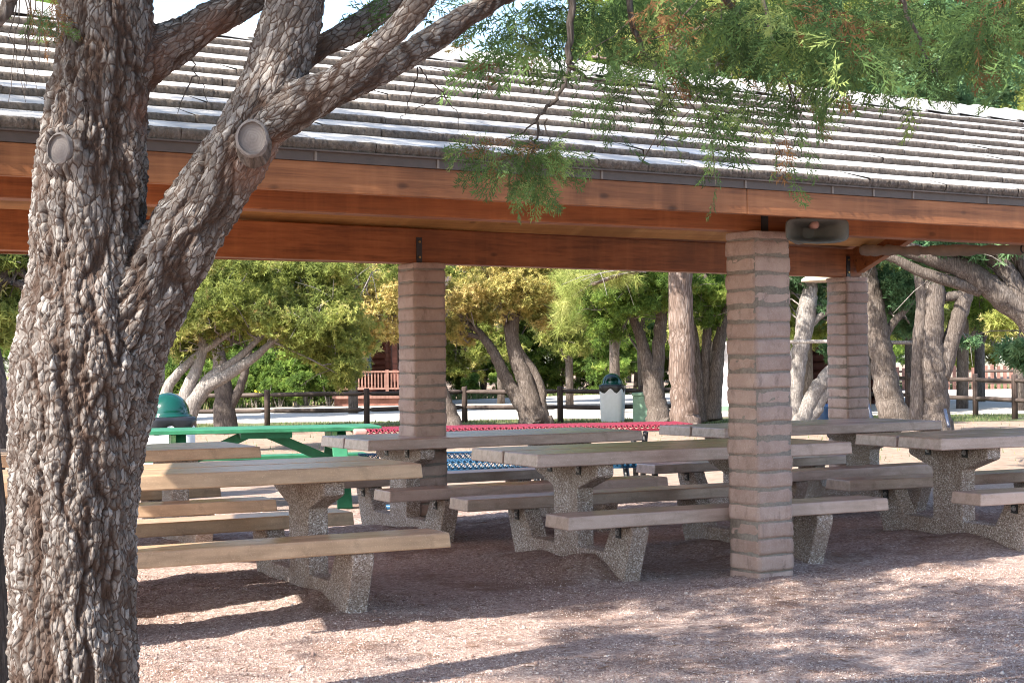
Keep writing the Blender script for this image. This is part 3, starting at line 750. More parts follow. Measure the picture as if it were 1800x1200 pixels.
ml = pt(612, 755, 15.0); mr = pt(1208, 744, 15.5); myaw = yaw_between(ml, mr)
mc = Vector(((ml.x+mr.x)/2, (ml.y+mr.y)/2+.36, 0)); ml_len = (mr-ml).xy.length
mt = empty('mesh_picnic_table', mc, myaw, label='long picnic table with red mesh top and blue mesh benches', cat='picnic table')
def lattice(x0, x1, y0, y1, z_, drop, name, mat, cx=.055, cy=.032, wdt=.007):
    V = []; Fq = []
    # profile around: front lip down, across the top, back lip
    path = [(y0+.02, z_-drop), (y0, z_-drop+.015), (y0, z_-.02), (y0+.02, z_), (y1-.02, z_), (y1, z_-.02), (y1, z_-drop+.015), (y1-.02, z_-drop)]
    seg = [math.dist(path[i], path[i+1]) for i in range(len(path)-1)]; tot = sum(seg)
    def at(s):
        for i, l in enumerate(seg):
            if s <= l or i == len(seg)-1: t = min(1, s/l); return (path[i][0]+(path[i+1][0]-path[i][0])*t, path[i][1]+(path[i+1][1]-path[i][1])*t)
            s -= l
    ns = int(tot/cy); nx = int((x1-x0)/cx)
    pr = [at(tot*i/ns) for i in range(ns+1)]
    def quad(p, q_, r_, s_):
        b = len(V); V.extend([p, q_, r_, s_]); Fq.append((b, b+1, b+2, b+3))
    for i in range(ns):
        (ya, za), (yb, zb) = pr[i], pr[i+1]
        for k in range(nx):
            xa = x0+(x1-x0)*k/nx; xb = x0+(x1-x0)*(k+1)/nx; xm = (xa+xb)/2
            for s0, s1 in ((xa, xm), (xb, xm)) if i % 2 == 0 else ((xm, xa), (xm, xb)):
                quad((s0-wdt, ya, za), (s0+wdt, ya, za), (s1+wdt, yb, zb), (s1-wdt, yb, zb))
    o = arr(name, V, np.array(Fq), mat, mt)
    so_ = o.modifiers.new('thickness', 'SOLIDIFY'); so_.thickness = .006
    q = MB()
    for yv in (y0+.006, y1-.006): q.box((x0, yv-.006, z_-drop-.006), (x1, yv+.006, z_-drop+.012))
    for xv in (x0, x1-.02): q.box((xv, y0+.02, z_-.022), (xv+.02, y1-.02, z_+.002))
    q.build('edge_bar', mat, o); return o
lattice(-ml_len/2+.13, ml_len/2, -.37, .37, .735, .052, 'table_top', M['redmesh'])
q = MB(); q.box((-ml_len/2, -.37, .683), (-ml_len/2+.127, .37, .736), .02, seg=3); q.build('end_cap', M['pinkend'], mt)
for s in (-1, 1): lattice(-ml_len/2+.1, ml_len/2-.1, s*.62-.15, s*.62+.15, .455, .10, 'bench', M['bluemesh'])
for xv in (-ml_len/2+.5, .25, .55, ml_len/2-.45):
    q = MB()
    for s in (-1, 1):
        q.tube([(xv, s*.62, .38), (xv, s*.62-.02, .25), (xv, s*.50, .08), (xv, s*.42, .03), (xv, 0, .03)], .032, 10)
    q.tube([(xv, .15, .03), (xv, .16, .40), (xv, .28, .66)], .028, 8); q.tube([(xv, -.15, .03), (xv, -.16, .40), (xv, -.28, .66)], .028, 8)
    q.build('pipe_leg', M['iron'], mt)
q = MB(); q.tube([(-ml_len/2+.1, -.62, .03), (-ml_len/2+.95, -.70, .03)], .025, 8); q.build('ground_pipe', M['bluemesh'], mt)

# ------------------------------------------------------------------ bins and boxes
def bin_(px, py, Y, s, rz, label, hole):
    p_ = gnd(px, py) if Y is None else Vector((pt(px, 700, Y).x, Y, 0))
    t = empty('litter_bin', p_, rz, label=label, cat='bin', group='white litter bins with green domes')
    q = MB(); q.lathe([(.23*s, 0), (.245*s, .03), (.262*s, .45), (.268*s, .78), (.26*s, .80)], 40, sq=5); q.build('body', M['binwhite'], t)
    q = MB(); prof = [(.263, .70), (.276, .73), (.28, .79), (.27, .825), (.24, .83)]; q.lathe([(a*s, z_) for a, z_ in prof], 40, sq=5)
    for v in q.bm.verts:
        if v.co.z < .75: v.co.z += .05*math.sin(v.co.x*23+v.co.y*17)-.015
    q.build('liner_rim', M['bag'], t)
    r = .225*s; q = MB(); q.lathe([(r*1.1, .82), (r*1.13, .835), (r*1.02, .85)]+[(r*math.cos(a), .85+r*1.02*math.sin(a)) for a in np.linspace(.02, 1.5, 14)]+[(.002, .85+r*1.02)], 40)
    d = q.build('dome_lid', M['dome'], t)
    if hole:
        q = MB(); n = 10
        for i in range(n):
            for k in range(n):
                pass
        pp = []
        for i in range(9):
            e = .25+.75*i/8
            pp.append([q.bm.verts.new(Vector((math.sin(a)*math.cos(e), -math.cos(a)*math.cos(e), math.sin(e)*1.02))*(r*1.012)+Vector((0, 0, .85))) for a in np.linspace(-.75, .75, 13)])
        for i in range(8):
            for k in range(12): q.bm.faces.new((pp[i][k], pp[i][k+1], pp[i+1][k+1], pp[i+1][k])).smooth = True
        q.build('flap', M['domehole'], d)
    return t
bin_(1077, 742, None, 1.0, R(-12), 'white litter bin with green dome standing by the rail fence', True)
bin_(295, 760, 16.6, .98, R(20), 'white litter bin behind the green table, beside the big trunk', False)
p_ = gnd(1130, 743)
ub = empty('utility_box', p_, R(-25), label='sage green metal utility box beside a forked trunk', cat='utility box')
q = MB(); q.box((-.17, -.16, 0), (.17, .16, .58), .01); q.build('cabinet', M['utility'], ub)
q = MB(); q.box((-.185, -.175, .582), (.185, .175, .66), .015); q.build('lid', M['utility'], ub)

# ------------------------------------------------------------------ rail fences
def fence(posts, hgt, label, name='rail_fence', rails=(.42, .86), over=()):
    base = empty(name, posts[0], label=label, cat='fence'); o0 = Vector(posts[0])
    for p_ in posts:
        q = MB(); q.lathe([(.066, -.15), (.066, hgt-.03), (.055, hgt), (.0, hgt+.004)], 12); o = q.build('post', M['postwood'], base); o.location = Vector(p_)-o0
    for i in range(len(posts)-1):
        a = Vector(posts[i])-o0; b_ = Vector(posts[i+1])-o0; d = (b_-a).normalized()
        for f in rails:
            q = MB(); z_ = f*hgt; L_ = (b_-a).length
            q.tube([(.05, 0, 0), (.16, 0, 0), (L_/2, .01, random.uniform(-.02, .01)), (L_-.16, 0, 0), (L_-.05, 0, 0)], [.03, .05, .053, .05, .03], 10)
            o = q.build('rail', M['railwood'], base); o.location = a+Vector((0, 0, z_)); o.rotation_euler = (0, 0, math.atan2(d.y, d.x))
    return base
fence([gnd(x, y) for x, y in ((-40, 752), (130, 751), (300, 750), (470, 749), (645, 746.5), (817, 741.5), (985, 742), (1130, 741), (1262, 737))], .80, 'low brown two-rail fence along the near side of the road')
fence([gnd(x, y) for x, y in ((1480, 715), (1596, 722), (1715, 731), (1784, 736), (1880, 744))], .96, 'dark brown two-rail fence beside the right tree group')
q_ = [Vector((x, y, 0)) for x, y in ((17.0, 58), (19.5, 57), (22, 56.3), (24.5, 55.7), (27, 55))]
fence(q_, .95, 'weathered two-rail fence on the far side of the road at right')
pf = empty('picket_fence', (15, 66, 0), label='distant reddish picket fence on the sunny lawn', cat='fence')
for i in range(60):
    q = MB(); hh = .95+random.uniform(-.05, .05); q.box((i*.26, 0, 0), (i*.26+.14, .03, hh), 0); q.build('picket', M['deckwood'], pf)
q = MB(); q.box((0, .032, .25), (15.6, .07, .33)); q.box((0, .032, .72), (15.6, .07, .80)); q.build('rail', M['railwood'], pf)

# ------------------------------------------------------------------ cabins, shed, wall
def logs(q, x0, x1, y, z0, z1, r=.11):
    z_ = z0+r
    while z_ < z1:
        q.tube([(x0, y, z_), ((x0+x1)/2, y, z_), (x1, y, z_)], r*1.06, 12); z_ += 2*r
cx_ = pt(660, 700, 52).x
cb = empty('log_cabin', (cx_, 52, 0), R(-4), label='dark red log cabin with railed porch behind the fence', cat='cabin')
q = MB(); logs(q, -1.6, .28, 1.6, .4, 3.1); q.tube([(.20, 1.6, .4), (.20, 1.6, 3.1)], .13, 10); q.build('log_wall', M['log'], cb)
q = MB()
z_ = .45
while z_ < 3.1: q.tube([(.2, 1.5, z_), (.2, 6, z_)], .115, 12); z_ += .22
q.build('side_wall', M['log'], cb)
q = MB(); q.box((-1.15, 1.42, .95), (-.35, 1.50, 2.0)); wn = q.build('window', M['teal'], cb)
q = MB(); q.box((-1.05, 1.40, 1.03), (-.45, 1.425, 1.92)); q.build('pane', M['glass'], wn)
q = MB(); q.box((-1.25, -.9, .30), (1.95, 2.0, .42)); q.box((-1.25, -.94, .24), (1.95, -.90, .42)); q.build('porch_floor', M['deckwood'], cb)
q = MB(); q.box((-1.2, -.80, 0), (1.9, -.72, .24)); q.build('porch_skirt', M['redstone'], cb)
for xv in (-1.05, .52, 1.85):
    q = MB(); q.box((xv-.05, -.9, .42), (xv+.05, -.80, 1.15)); q.build('railing_post', M['deckwood'], cb)
q = MB(); q.box((-1.1, -.91, 1.06), (1.9, -.79, 1.12)); q.box((-1.1, -.88, .52), (1.9, -.82, .58))
xv = -1.05
while xv < 1.85: q.box((xv, -.87, .58), (xv+.045, -.83, 1.06)); xv += .105
q.build('railing', M['deckwood'], cb)
for xv in (.72, 1.75):
    q = MB(); q.box((xv-.08, -.5, .42), (xv+.08, -.34, 2.7)); q.build('porch_post', M['log'], cb)
q = MB(); q.prism([(-1.6, 2.65), (3.0, 4.3), (7.4, 2.7), (7.4, 2.55), (3.0, 4.12), (-1.6, 2.5)], -2.2, 2.2); q.build('roof', M['drip'], cb)
rx_ = pt(1470, 700, 47).x
lb = empty('log_house', (rx_, 47, 0), R(6), label='orange brown log house behind the pale leaning trunks', cat='house')
q = MB(); logs(q, -1.35, 1.35, 0, -.05, 2.7, .13); q.build('log_wall', M['log'], lb)
q = MB()
z_ = .05
while z_ < 2.7: q.tube([(-1.15, -.35, z_), (-1.15, 4, z_)], .13, 12); q.tube([(1.15, -.3, z_), (1.15, 4, z_)], .13, 12); z_ += .26
q.build('side_wall', M['log'], lb)
q = MB(); q.prism([(-.9, 2.55), (2, 3.9), (4.9, 2.6), (4.9, 2.45), (2, 3.72), (-.9, 2.4)], -2.0, 2.0); q.build('roof', M['drip'], lb)
sx_ = pt(1266, 700, 42).x
sh = empty('white_shed', (sx_, 42, 0), R(-8), label='white sided shed partly hidden behind the front pillar', cat='shed')
q = MB(); q.box((0, 0, .12), (2.2, 2.6, 2.05)); z_ = .2
while z_ < 2.0: q.box((-.004, -.012, z_), (2.204, -.002, z_+.10)); z_ += .115
q.build('wall', M['white'], sh)
q = MB(); q.box((-.1, -.1, 2.053), (2.3, 2.7, 2.14)); q.build('roof', M['drip'], sh)
q = MB(); q.box((-.02, -.03, 0), (2.22, -.004, .118)); q.build('skirt', M['utility'], sh)
q = MB()
for i in range(15):
    for k in range(2):
        q.box((i*.5-.02+random.uniform(0, .05)+(k % 2)*.2, random.uniform(-.04, .02), k*.17), (i*.5+.43+(k % 2)*.2, .4, k*.17+.165+random.uniform(-.02, 0)), .02)
o = q.build('stone_wall', M['redstone'], None, Vector((-17.0, 50.6, 0))); tag(o, 'low rough wall of red stone under the trees across the road', 'stone wall')
q = MB(); q.box((26, 75, 0), (34, 82, 2.6)); q.prism([(74.6, 2.6), (82.4, 2.6), (78.5, 3.9)], 25.6, 34.4)
tag(q.build('white_house', M['white']), 'distant white house beyond the lawn at right', 'house')

# blue tub, poles by the right back pillar
p_ = gnd(1487, 747)
q = MB(); q.lathe([(.40, .02), (.50, .06), (.56, .34), (.585, .36), (.585, .40), (.55, .40), (.52, .30), (.44, .07), (.001, .06)], 40)
tag(q.build('plastic_tub', M['blue'], None, p_+Vector((0, .6, 0))), 'wide blue plastic tub on the ground behind the right back pillar', 'tub')
for (a, b_, nm) in (((1536, 748, 17.0), (1519, 690, 17.2), 'blue grey metal pole leaning by the right back pillar'), ((1668, 749, 22), (1661, 720, 22.4), 'short blue grey metal pole leaning on the forked trunk')):
    q = MB(); q.tube([pt(*a)*1.0, pt(*b_)], .022, 10); o = q.build('metal_pole', M['poleblue']); tag(o, nm, 'pole')
q = MB(); q.tube([pt(1370, 601, 27.5), pt(1450, 600, 27.3), pt(1540, 601, 27.0), pt(1625, 603, 26.8)], .035, 10)
tag(q.build('hitching_pole', M['bark_pale']), 'long thin pole fixed level between the right trunks', 'pole')

# ------------------------------------------------------------------ leaf templates
def tri(a, d, wd, nrm):
    s = np.cross(d, nrm); s = s/(np.linalg.norm(s)+1e-9)*wd
    return [a-s*.6, a+s*.6, a+d]
def spray(seed, nb=13, sub=5):
    """flat feathery juniper spray, unit length along +x, plane xy"""
    r = np.random.default_rng(seed); V = []
    def ax(t): return np.array([t, .06*math.sin(t*2.5+seed), -.12*t*t])
    for i in range(6): V += tri(ax(i/6), ax((i+1.25)/6)-ax(i/6), .014*(1-i/7), np.array([0, .2, 1.0]))
    for i in range(nb):
        t = .12+.86*i/nb; s = 1 if i % 2 else -1; L = (.42*(1-t)**.7+.10)*r.uniform(.75, 1.2)*(.5+min(1, t*2.2)*.5)
        an = R(r.uniform(28, 52)); d = np.array([math.cos(an), s*math.sin(an), r.normal(0, .22)]); d /= np.linalg.norm(d); a = ax(t)
        nr = np.array([r.normal(0, .35), r.normal(0, .35), 1.0])
        V += tri(a, d*L, .013, nr)
        for k in range(sub):
            q = .18+.8*k/sub; s2 = 1 if k % 2 else -1; a2 = R(r.uniform(25, 50))*s2
            c, sn = math.cos(a2), math.sin(a2); d2 = np.array([d[0]*c-d[1]*sn, d[0]*sn+d[1]*c, d[2]+r.normal(0, .25)])
            V += tri(a+d*L*q, d2*(.17*(1-q*.5)*r.uniform(.7, 1.2)), .027, nr+r.normal(0, .3, 3))
    V = np.array(V); return V, np.arange(len(V)).reshape(-1, 3)
def tuft(seed, n=13, wd=.22, droop=.0):
    r = np.random.default_rng(seed); V = []
    for i in range(n):
        d = r.normal(size=3); d /= np.linalg.norm(d); a = d*r.uniform(0, .35)
        V += tri(a, d*r.uniform(.55, 1.0)-a*.3, wd*r.uniform(.7, 1.2), r.normal(size=3))
    V = np.array(V); return V, np.arange(len(V)).reshape(-1, 3)
def needles(seed, n=34):
    r = np.random.default_rng(seed); V = []
    for i in range(n):
        d = r.normal(size=3)+np.array([1.3, 0, .2]); d /= np.linalg.norm(d)
        V += tri(np.array([r.uniform(-.3, .1), 0, 0]), d*r.uniform(.8, 1.1), .02, r.normal(size=3))
    V = np.array(V); return V, np.arange(len(V)).reshape(-1, 3)
SPR = [spray(s) for s in range(4)]; TUF = [tuft(s) for s in range(3)]; NEE = [needles(s) for s in range(2)]
def join(parts):
    V = []; Fq = []; T = []; b = 0
    for v, f, t in parts: V.append(v); Fq.append(f+b); T.append(t); b += len(v)
    return np.concatenate(V), np.concatenate(Fq), np.concatenate(T)
def scatter(T, TF, pos, rot, sc, tint):
    n = len(pos); nv = len(T)
    V = np.einsum('nij,vj->nvi', rot, T)*sc[:, None, None]+pos[:, None, :]
    return V.reshape(-1, 3), (TF[None]+(np.arange(n)*nv)[:, None, None]).reshape(-1, 3), np.repeat(tint, nv)
def frame(d, roll):
    """rotation with +x along d"""
    d = d/np.linalg.norm(d, axis=1)[:, None]; up = np.tile([0, 0, 1.0], (len(d), 1)); up[np.abs(d[:, 2]) > .95] = [1, 0, 0]
    y = np.cross(up, d); y /= np.linalg.norm(y, axis=1)[:, None]; z_ = np.cross(d, y); c = np.cos(roll)[:, None]; s = np.sin(roll)[:, None]
    return np.stack([d, y*c+z_*s, z_*c-y*s], 2)

# ------------------------------------------------------------------ foreground alligator juniper
D = 4.5
STEMS = []
def stem(pts, dy=0.0):
    """pts: (px, py, width px[, depth offset]) on the tree's own depth plane"""
    o = []
    for p in pts:
        y = D+dy+(p[3] if len(p) > 3 else 0); o.append((pt(p[0], p[1], y), p[2]/2*y/F))
    STEMS.append(o); return o
stem([(122, 1530, 330), (125, 1440, 275), (127, 1330, 246), (129, 1200, 232), (129, 1050, 228), (128, 930, 228), (133, 820, 238), (144, 720, 252), (150, 640, 262), (152, 560, 232), (152, 500, 214), (152, 440, 208), (152, 380, 206), (160, 300, 200), (172, 200, 190), (184, 100, 178), (190, 0, 168), (196, -150, 155), (188, -400, 130, -.1), (190, -800, 95, -.3), (200, -1150, 50, -.5)])
stem([(158, 720, 215), (185, 640, 205), (232, 555, 172), (298, 455, 148), (352, 370, 134), (404, 292, 128), (448, 220, 126), (484, 140, 112), (508, 55, 108), (524, 0, 104), (540, -150, 95, .1), (575, -420, 75, .2), (600, -800, 45, .3)])
stem([(478, 212, 90, -.03), (530, 182, 82, -.06), (580, 150, 62, -.08), (640, 104, 50, -.12), (700, 48, 46, -.16), (765, -25, 42, -.2), (900, -170, 34, -.3), (1150, -330, 22, -.2)])
stem([(500, 200, 70, .02), (570, 172, 62, .04), (640, 140, 54, .1), (700, 106, 50, .16), (775, 60, 47, .24), (858, 6, 44, .34), (980, -60, 38, .5), (1200, -140, 28, .7), (1500, -200, 16, .8)])
stem([(505, 120, 62, .12), (560, 84, 52, .2), (620, 52, 46, .25), (690, 6, 44, .3), (790, -70, 38, .4), (950, -220, 26, .6)])
stem([(215, 135, 120), (285, 88, 92, .06), (350, 48, 72, .1), (420, 8, 64, .14), (490, -34, 58, .2), (620, -130, 45, .3), (800, -300, 30, .3)])
jt = empty('juniper_tree', (pt(122, 1484, D).x, D, 0), label='big forked juniper with checkered bark and sawn stubs in the left foreground', cat='tree')
J0 = Vector(jt.location)
b = MB()
for o in STEMS: b.tube([p-J0 for p, r in o], [r for p, r in o], 20)
tmp = b.build('trunk_tmp', M['jbark'])
md = tmp.modifiers.new('remesh', 'REMESH'); md.mode = 'VOXEL'; md.voxel_size = .0050; md.use_smooth_shade = True
md = tmp.modifiers.new('smooth', 'SMOOTH'); md.factor = .5; md.iterations = 30
dg = bpy.context.evaluated_depsgraph_get(); ev = tmp.evaluated_get(dg); me = bpy.data.meshes.new_from_object(ev)
bpy.data.objects.remove(tmp)
nv = len(me.vertices); co = np.zeros(nv*3, np.float32); me.vertices.foreach_get('co', co); co = co.reshape(-1, 3).astype(float)
no = np.zeros(nv*3, np.float32); me.vertex_normals.foreach_get('vector', no); no = no.reshape(-1, 3).astype(float)
# direction of the nearest stem segment, for plates stretched along the wood
best = np.full(nv, 1e9); dirv = np.zeros((nv, 3)); tw = np.zeros(nv)
for o in STEMS:
    sd = np.array(o[min(len(o)-1, 6)][0]-o[0][0]); sd = sd/np.linalg.norm(sd)
    if o is STEMS[0]: sd = np.array([.03, 0, 1.0])
    for (a, ra), (c, rc) in zip(o[:-1], o[1:]):
        a = np.array(a-J0); c = np.array(c-J0); dd = c-a; L2 = dd@dd; t = np.clip(((co-a)@dd)/L2, 0, 1)
        rr_ = ra+(rc-ra)*t; dist = np.linalg.norm(co-a-t[:, None]*dd, axis=1)/rr_
        k = dist < best; best[k] = dist[k]; dirv[k] = sd; tw[k] = rr_[k]
P0 = co-dirv*(np.sum(co*dirv, 1)*.60)[:, None]
warp = np.stack([fbm(co*9+5, 2, 1), fbm(co*9+31, 2, 2), fbm(co*9+77, 2, 3)], 1)-.37
sz = np.where(tw > .1, 41.0, 52.0)
sz = 50.0
Pv = (P0+warp*.018)*sz
f1, f2, cid = voro3(Pv, 3, 3.0)
crack = np.clip((f2-f1-.04)/.16, 0, 1); crack = crack*crack*(3-2*crack)
f1b, f2b, cb_ = voro3(Pv*.42+11, 8); big = np.clip((f2b-f1b)/.22, 0, 1)
ridge = fbm(np.stack([co[:, 0]*13, co[:, 1]*13, co[:, 2]*2.2], 1), 3, 5)-.44
lump = fbm(co*5.5, 3, 15)-.44; fine = fbm(co*90, 3, 25)-.44; flake = np.abs(vnoise(np.stack([P0[:, 0]*60, P0[:, 1]*60, P0[:, 2]*34], 1), 71)-.5)*2
fur = np.abs(fbm(np.stack([P0[:, 0]*15+warp[:, 0]*1.5, P0[:, 1]*15+warp[:, 1]*1.5, P0[:, 2]*5.5], 1), 3, 91)-.44)*2; fur = np.clip(fur/.17, 0, 1)
amp = np.clip(tw/.13, .42, 1.0); stubring = np.zeros(nv)
for px_, py_, y_, r_ in ((443, 243, D-.20, .047), (104, 262, D-.16, .043)):
    dd = np.linalg.norm(co-np.array(pt(px_, py_, y_)-J0), axis=1); stubring += .026*np.exp(-((dd-r_-.012)/.016)**2)
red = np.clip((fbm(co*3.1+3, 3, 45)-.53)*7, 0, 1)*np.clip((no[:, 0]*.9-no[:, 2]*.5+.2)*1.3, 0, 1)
plate = crack*(.40+1.0*cid)
disp = amp*(plate*.0045*(1-.55*red)+big*.003*(1-red)+(fur-1)*.0135+stubring+ridge*.030+lump*.038+fine*.016+crack*flake*.004-.010)
pass
cutoff = np.clip((co[:, 2]+J0.z-3.2)/.6, 0, 1)
co2 = co+no*disp[:, None]
me.vertices.foreach_set('co', co2.astype(np.float32).ravel())
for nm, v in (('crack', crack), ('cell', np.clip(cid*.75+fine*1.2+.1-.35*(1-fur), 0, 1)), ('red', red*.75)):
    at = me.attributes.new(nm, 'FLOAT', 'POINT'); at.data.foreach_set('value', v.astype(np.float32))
at = me.attributes.new('fur', 'FLOAT', 'POINT'); at.data.foreach_set('value', fur.astype(np.float32))
at = me.attributes.new('barkco', 'FLOAT_VECTOR', 'POINT'); at.data.foreach_set('vector', P0.astype(np.float32).ravel())
me.materials.clear(); me.materials.append(M['jbark']); me.update(); me.name = 'trunk'
link(bpy.data.objects.new('trunk', me), jt)
# sawn stubs
def stub(px, py, y, d, r, ln):
    q = MB(); prof = [(r*1.25, -ln), (r*1.12, -ln*.3), (r*1.13, -.006), (r*1.02, .004), (r*.93, .006), (r*.9, -.004), (r*.5, -.004), (.001, -.003)]
    q.lathe(prof, 28, smooth=False)
    for f in q.bm.faces:
        if f.calc_center_median().z < -.002 and max(v.co.xy.length for v in f.verts) > r*1.0: f.material_index = 1
    for v in q.bm.verts: v.co *= 1+random.uniform(-.03, .03); v.co.y *= 1.15; v.co.x *= .96
    o = q.build('sawn_stub', [M['cut'], M['bark_grey']], jt); o.location = pt(px, py, y)-J0; o.rotation_euler = Vector(d).to_track_quat('Z', 'Y').to_euler(); return o
stub(443, 243, D-.215, (.12, -1, .06), .041, .12)
stub(104, 262, D-.172, (-.35, -1, .05), .037, .13)

TW = MB(); near = []
def twig(pts, *a_, **k_):
    global TW
    TW = MB(); twig_(pts, *a_, **k_); TW.build('branch', M['bark_grey'], jt)
def twig_(pts, r0, r1, leaves=True, dens=1.0, droop=.6, size=(.10, .22), sub=True, start=.15, tint=(0, 1)):
    """branch through (px, py, depth) points; hangs leaf sprays along it"""
    Pp = [pt(*p)-J0 for p in pts]; n = len(Pp); fine_ = []
    for i in range(n-1):
        for k in range(4):
            t = k/4; fine_.append(Pp[i].lerp(Pp[i+1], t)+Vector((random.gauss(0, .004), random.gauss(0, .004), random.gauss(0, .004))))
    fine_.append(Pp[-1]); m_ = len(fine_)
    TW.tube(fine_, [r0+(r1-r0)*i/(m_-1) for i in range(m_)], 7)
    if not leaves: return
    tot = sum((Pp[i+1]-Pp[i]).length for i in range(n-1)); cnt = int(tot*34*dens)
    for c in range(cnt):
        t = start+(1-start)*random.random()**.8; x = t*(m_-1); i = min(int(x), m_-2); p = fine_[i].lerp(fine_[i+1], x-i)
        d = (fine_[i+1]-fine_[i]).normalized()
        dr = Vector((random.gauss(0, 1), random.gauss(0, 1), random.gauss(-droop, .7))).normalized()
        if sub and random.random() < .45:
            L = random.uniform(.06, .20); e = p+(dr*.8+d*.5)*L+Vector((0, 0, -L*.3)); TW.tube([p, p.lerp(e, .5)+Vector((0, 0, .012)), e], [.0028, .0018, .0009], 4, cap=False)
            for q in range(3):
                near.append((p.lerp(e, .4+.3*q), (dr+d*.5+Vector((random.gauss(0, .5), random.gauss(0, .5), random.gauss(-droop*.5, .4)))), random.uniform(*size), random.uniform(*tint)))
        else: near.append((p, dr+d*.6, random.uniform(*size), random.uniform(*tint)))
def bunch(px, py, dep, n, rx, ry, rd, size, droop=1.0, tint=(.15, 1), dead=.06):
    for i in range(n):
        a = random.gauss(0, .45), random.gauss(0, .45)
        p = pt(px+a[0]*rx, py+a[1]*ry, dep+random.gauss(0, rd))-J0
        near.append((p, Vector((random.gauss(0, .8)+a[0]*.7, random.gauss(0, .6), random.gauss(-droop, .5))), random.uniform(*size), random.uniform(0, .10) if random.random() < dead else random.uniform(*tint)))
# the low hanging spray in front of the eave
twig([(1002, -80, 5.0), (1003, 40, 5.0), (1001, 105, 5.0), (1003, 120, 4.99)], .013, .0095, False)
twig([(1002, 118, 5.0), (985, 160, 4.98), (962, 190, 4.97), (947, 210, 4.96), (943, 240, 4.95), (934, 272, 4.94)], .0075, .003, False)
twig([(948, 208, 4.96), (915, 232, 4.97), (885, 250, 4.99)], .0035, .0015, False)
twig([(957, 210, 4.96), (962, 235, 4.94), (970, 262, 4.93)], .003, .0012, False)
twig([(940, 250, 4.95), (905, 265, 4.95)], .002, .001, False)
for px, py, n_, sx_, sy_ in ((862, 268, 15, 42, 26), (895, 275, 20, 60, 32), (935, 285, 22, 60, 34), (975, 270, 15, 34, 36), (925, 308, 18, 56, 26), (948, 330, 12, 34, 18)):
    bunch(px, py-18, 4.95, int(n_*.7), sx_*1.15, sy_, .05, (.09, .16), 1.1, (.25, 1), .05)
for px, py in ((885, 255), (930, 262), (950, 248), (970, 258)): bunch(px, py, 4.95, 3, 22, 14, .03, (.06, .10), 1.1, (0, .1), 1)
twig([(1003, 118, 5.0), (1030, 135, 5.05), (1075, 148, 5.1), (1140, 150, 5.15), (1180, 165, 5.2)], .006, .0018, True, .7, .8, (.08, .15))
# further hanging branchlets from left to right
twig([(1100, -60, 5.2), (1112, 40, 5.2), (1130, 98, 5.2), (1165, 118, 5.2), (1215, 150, 5.22), (1262, 205, 5.2)], .012, .0025, True, .75, .6, (.07, .13), start=.3)
twig([(1190, 155, 5.2), (1150, 200, 5.15), (1140, 232, 5.1)], .003, .001, True, .2, .9, (.07, .12))
twig([(1200, 140, 5.2), (1222, 190, 5.2), (1236, 230, 5.2), (1255, 250, 5.2)], .003, .001, True, .5, .6, (.07, .12))
twig([(1235, -60, 5.4), (1290, 20, 5.4), (1350, 45, 5.4), (1390, 52, 5.4), (1440, 70, 5.5)], .014, .004, True, .5, .6, (.1, .2))
twig([(1330, -40, 5.1), (1350, 20, 5.1), (1362, 80, 5.1), (1378, 130, 5.1), (1402, 150, 5.1), (1440, 168, 5.1)], .008, .0025, True, .55, .9, (.09, .17), start=.55)
twig([(1378, 130, 5.1), (1350, 150, 5.08), (1325, 185, 5.05), (1338, 215, 5.05)], .003, .001, True, .9, .9, (.08, .16))
twig([(1545, -60, 4.9), (1590, 10, 4.9), (1615, 70, 4.9), (1640, 128, 4.9)], .009, .003, True, .5, .9, (.09, .16), start=.4)
twig([(1300, 30, 5.3), (1330, 60, 5.3), (1328, 130, 5.3), (1332, 165, 5.3)], .003, .001, False)
twig([(1190, -20, 5.3), (1195, 60, 5.3), (1180, 150, 5.3)], .0025, .001, False)
twig([(1270, 20, 5.3), (1262, 60, 5.3), (1266, 95, 5.3), (1255, 130, 5.3)], .0025, .001, False)
twig([(1240, -10, 5.0), (1180, 60, 5.0), (1120, 75, 5.0)], .004, .001, False)
bunch(1110, 55, 5.0, 5, 26, 22, .05, (.07, .12), 1, (0, .1), 1); bunch(1205, 25, 5.0, 4, 20, 20, .05, (.07, .12), 1, (0, .1), 1)
bunch(1730, 60, 4.9, 5, 30, 40, .06, (.09, .16), 1, (0, .1), 1); bunch(1735, 12, 4.9, 5, 40, 20, .06, (.09, .16), 1, (0, .1), 1)
bunch(852, 105, 5.0, 5, 40, 18, .06, (.07, .12), .8, (0, .1), 1)
for px, py, n_, sx_, sy_ in ((1010, 10, 22, 120, 34), (900, 18, 9, 60, 30), (880, 70, 9, 45, 30), (1040, 55, 16, 50, 40), (1120, 15, 20, 60, 35), (1160, 95, 14, 40, 40), (1105, 178, 14, 60, 24), (1060, 130, 9, 40, 26), (1230, 60, 16, 50, 55),
        (1300, 60, 16, 36, 46), (1330, 165, 14, 36, 20), (1420, 155, 16, 40, 22), (1390, 40, 26, 60, 40), (1470, 40, 34, 70, 45), (1500, 95, 20, 60, 32), (1560, 30, 26, 60, 40), (1640, 20, 26, 70, 36), (1610, 140, 16, 46, 24), (1660, 110, 12, 50, 26),
        (1720, 45, 18, 60, 50), (1785, 30, 22, 50, 55), (1790, 110, 9, 36, 40), (1250, 225, 5, 40, 18), (1300, 5, 20, 120, 20), (700, 20, 6, 30, 20), (955, 78, 8, 50, 24), (1200, 190, 10, 60, 24), (1285, 200, 8, 30, 20)):
    bunch(px, py-12, 5.1+random.uniform(-.25, .5), int(n_*(1.6 if py < 100 else .45)), sx_, sy_*(1 if py < 100 else .8), .18, (.12, .24), .7, (.12, 1.0), .07)
